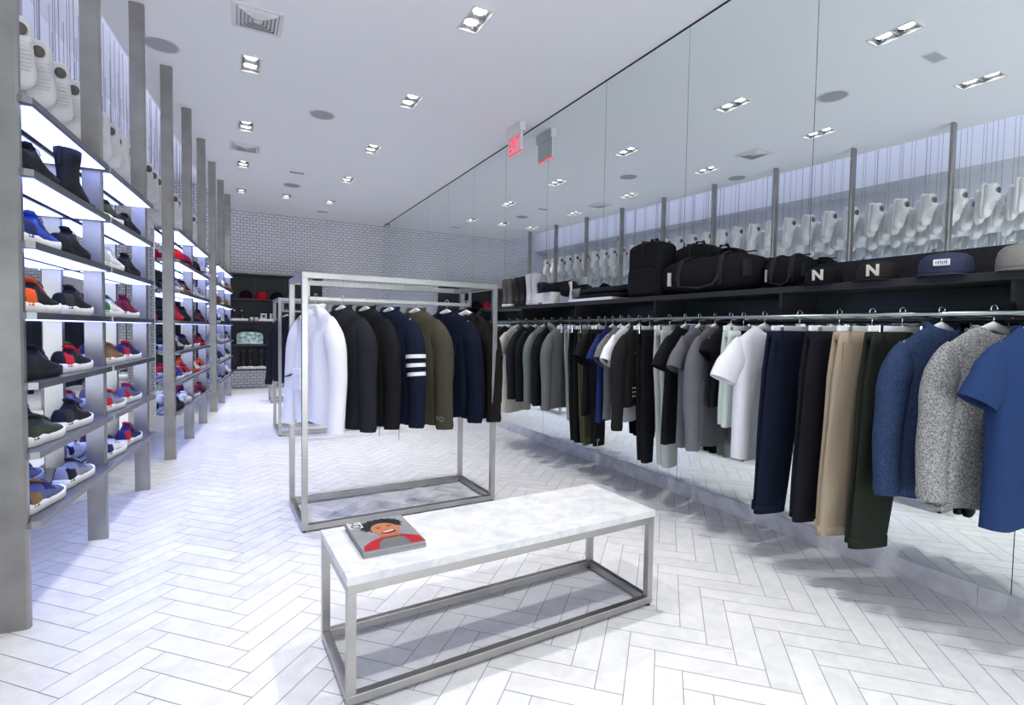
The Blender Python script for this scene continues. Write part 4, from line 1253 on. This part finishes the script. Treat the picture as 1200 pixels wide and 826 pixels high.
def carton(label, loc, dx, dy, dz, rz, group):
    t = thing('box', label, 'box', loc, rz, group)
    MB().box(-dx/2, dx/2, -dy/2, dy/2, 0, dz*.72).build('tray', CARDW, t, bevel=.001)
    MB().box(-dx/2-.002, dx/2+.002, -dy/2-.002, dy/2+.002, dz*.72, dz).build('lid', CARDW, t, bevel=.001)
    return t
for k, w in enumerate(('lowest', 'middle', 'topmost')):
    carton('flat white box, %s of the stack of three on wall shelf' % w, (2.80, 4.35, ZS+.037*k), .20, .30, .036, R(4-3*k), 'stacked white boxes')
put_cap((2.80, 4.33, ZS+.112), R(-60), 'black cap lying on the stack of white boxes', 'black', 'black', 'caps on the wall shelf', True, (.95, .95, .85))
# leaning cap display: tilted charcoal cap on a white folded card
cd_ = thing('display_card', 'white folded display card standing beside the black folded clothes', 'display card', (2.79, 4.02, ZS), R(-20))
m = MB(); m.prism([(-.06, 0), (.06, 0), (.075, .20), (-.045, .20)], -.003, .003, Matrix.Translation((0, 0, 0)) @ Matrix(((0, 0, 1, 0), (1, 0, 0, 0), (0, 1, 0, 0), (0, 0, 0, 1)))); m.build('upright', CARDW, cd_)
MB().box(-.10, .0, -.06, .06, 0, .006).build('base', CARDW, cd_)
cc = put_cap((2.81, 4.11, ZS+.05), R(-60), 'charcoal cap tilted up beside the white display card', 'black', 'grey', 'caps on the wall shelf', True)
cc.rotation_euler = (R(35), 0, R(-50)); cc.location = (2.85, 4.12, ZS+.108)
fl = thing('folded_sweater', 'dark folded sweater stacked next to the tall backpack', 'folded clothes', (2.83, 3.56, ZS+.022), 0)
for k in range(2):
    m = MB(); rbox(m, -.13, .13, -.29+.02*k, .29-.05*k, .002+.045*k, .045+.045*k, 5, top=.5); m.build('fold', [BLK, CHAR][k], fl, True, fix=True)
m = MB(); m.tube([(-.12, .20, .07), (-.14, .24, .05), (-.10, .28, .03)], [(.012, .05)]*3, 10); m.build('sleeve', GREY, fl, True)
carton('wide flat white box under the dark folded sweater', (2.82, 3.62, ZS), .24, .60, .022, 0, 'white boxes under clothes')

# ------------------------------------------------------------------ black display wall at the back
bd = thing('display_wall', 'black wall display with four shelves on the tiled back wall', 'shelving', (0, B, 0))
MB().box(-.6, 1.74, -.025, -.001, .385, 2.30).build('back_panel', BLACKW, bd)
NZ = [1.80, 1.36, .89, .40]
for z in NZ:
    MB().box(-.6, 1.74, -.34, -.025, z-.03, z).build('shelf', BLACKS, bd, bevel=.002)
MB().box(-.6, 1.74, -.34, -.025, 2.27, 2.30).build('top_board', BLACKS, bd)
for x in (.44, 1.0):
    MB().box(x-.004, x+.004, -.028, -.024, 1.80, 2.27).build('panel_joint', plain('joint_grey', (.05, .05, .055), .5), bd)
YB = B-.22
G5 = 'caps on the black display wall'
put_cap((.26, YB, 1.801), R(0), 'black cap with red bill on the black display wall', 'black', 'red', G5, scale=(1.3, 1.3, 1.3))
put_cap((.55, YB, 1.801), R(0), 'bright red cap on the black display wall', 'red', 'red', G5, scale=(1.3, 1.3, 1.3))
put_cap((.83, YB, 1.801), R(0), 'plain black cap on the display wall right of red cap', 'black', 'black', G5, scale=(1.3, 1.3, 1.3))
put_cap((1.10, YB, 1.801), R(0), 'dark green cap on the black display wall', 'green', 'green', G5, scale=(1.3, 1.3, 1.3))
def tray(label, x, z, w, h=.045):
    o = MB().box(-w/2, w/2, -.11, .11, 0, h).build('riser_tray', CARDW, None, bevel=.003)
    tag(o, label, 'display tray', 'white trays on the black display wall'); o.location = (x, YB, z+.0005); return o
tray('white display tray under two small bottles on the second shelf', .13, 1.36, .34)
tray('white display tray under two silver cases on second shelf', .66, 1.36, .34)
tray('white display tray under two small pouches, third shelf', .80, .89, .30)
tray('white display tray under the left pair of boots, bottom shelf', .27, .40, .34, .035)
tray('white display tray under the right pair of boots, bottom shelf', .60, .40, .34, .035)
tray('white display tray farthest right on bottom shelf', 1.0, .40, .30, .035)
tray('white display tray farthest right on second shelf', 1.28, 1.36, .40)
def bottle(label, x, z):
    t = thing('bottle', label, 'bottle', (x, YB, z), 0, 'bottles on the display wall')
    MB().lathe([(.026, 0), (.028, .01), (.028, .10), (.016, .125), (.012, .14)], 18).build('flask', plain('dark_glass', (.03, .035, .035), .15), t, True, fix=True)
    MB().lathe([(.015, .138), (.015, .18), (0, .182)], 14).build('cap', CHROME, t, True, fix=True)
bottle('dark bottle with metal cap, left on the white tray', .06, 1.406)
bottle('dark bottle with metal cap, right on the white tray', .19, 1.406)
def case_(label, x, z):
    t = thing('case', label, 'case', (x, YB, z), 0, 'silver cases on the display wall')
    MB().box(-.06, .06, -.05, .05, 0, .07).build('base', plain('silver_case', (.5, .52, .52), .25, .6), t, bevel=.006)
    MB().box(-.06, .06, -.05, .05, .072, .11).build('lid', plain('silver_case', (.5, .52, .52), .25, .6), t, bevel=.006)
    MB().lathe([(.028, 0), (.028, .008), (0, .01)], 18, Matrix.Translation((0, -.05, .055)) @ Matrix.Rotation(PI/2, 4, 'X')).build('dial', BLACKS, t, fix=True)
case_('small silver case, left of two on the second shelf tray', .58, 1.406)
case_('small silver case, right of two on the second shelf tray', .75, 1.406)
def mug(label, x, z):
    t = thing('mug', label, 'mug', (x, YB, z), 0, 'small mugs on the display wall')
    MB().lathe([(.03, 0), (.034, .01), (.034, .075), (.030, .075), (.029, .012), (0, .01)], 18).build('bowl', CARDW, t, True, fix=True)
    MB().tube([(.033, 0, .06), (.055, 0, .055), (.055, 0, .025), (.033, 0, .02)], .005, 8).build('handle', CARDW, t, True)
mug('small white mug, left one between the two trays', .36, 1.36)
mug('small white mug, right one between the two trays', .45, 1.36)
tb = thing('weekender_bag', 'pale teal patterned bag with leaf print on black display wall', 'bag', (.33, YB, .89))
TEAL = fabric('teal_leaf_print', (.10, .22, .20), heather=(.62, .78, .74), hscale=14)
m = MB(); rbox(m, -.24, .24, -.09, .09, 0, .25, 6, top=.7); m.build('body', TEAL, tb, True, fix=True)
m = MB(); m.tube([(-.08, -.05, .24), (-.07, -.06, .29), (.07, -.06, .29), (.08, -.05, .24)], .007, 8); m.build('handle', BLK, tb, True)
MB().box(-.235, .235, -.097, -.088, .02, .035).build('piping', CARDW, tb)
def pouch(label, x, z):
    t = thing('pouch', label, 'pouch', (x, YB, z), 0, 'small pouches on the display wall')
    m = MB(); rbox(m, -.05, .05, -.035, .035, 0, .055, 3, top=.4); m.build('body', BLK, t, True, fix=True)
    MB().box(-.045, .045, -.037, -.033, .03, .036).build('zip', BRASS, t)
pouch('small black pouch, left on the third shelf tray', .73, .9355)
pouch('small black pouch, right on the third shelf tray', .87, .9355)
G6 = 'boots on the black display wall'
for x, l in ((.20, 'left boot of the left pair'), (.33, 'right boot of the left pair'), (.53, 'left boot of the right pair'), (.66, 'right boot of the right pair')):
    put_boot((x, YB-.02, .4365), R(180), 'black boot with pale sole on the display wall, '+l, 'black', 'white', G6, (1.05, 1.05, 1.15), 'white')

# prototypes parked below are not part of the place
def drop_tree(o):
    for c in list(o.children): drop_tree(c)
    bpy.data.objects.remove(o)
for p_ in (SNK, SNKH, BT, CAP, CAPL, HG, CH): drop_tree(p_)
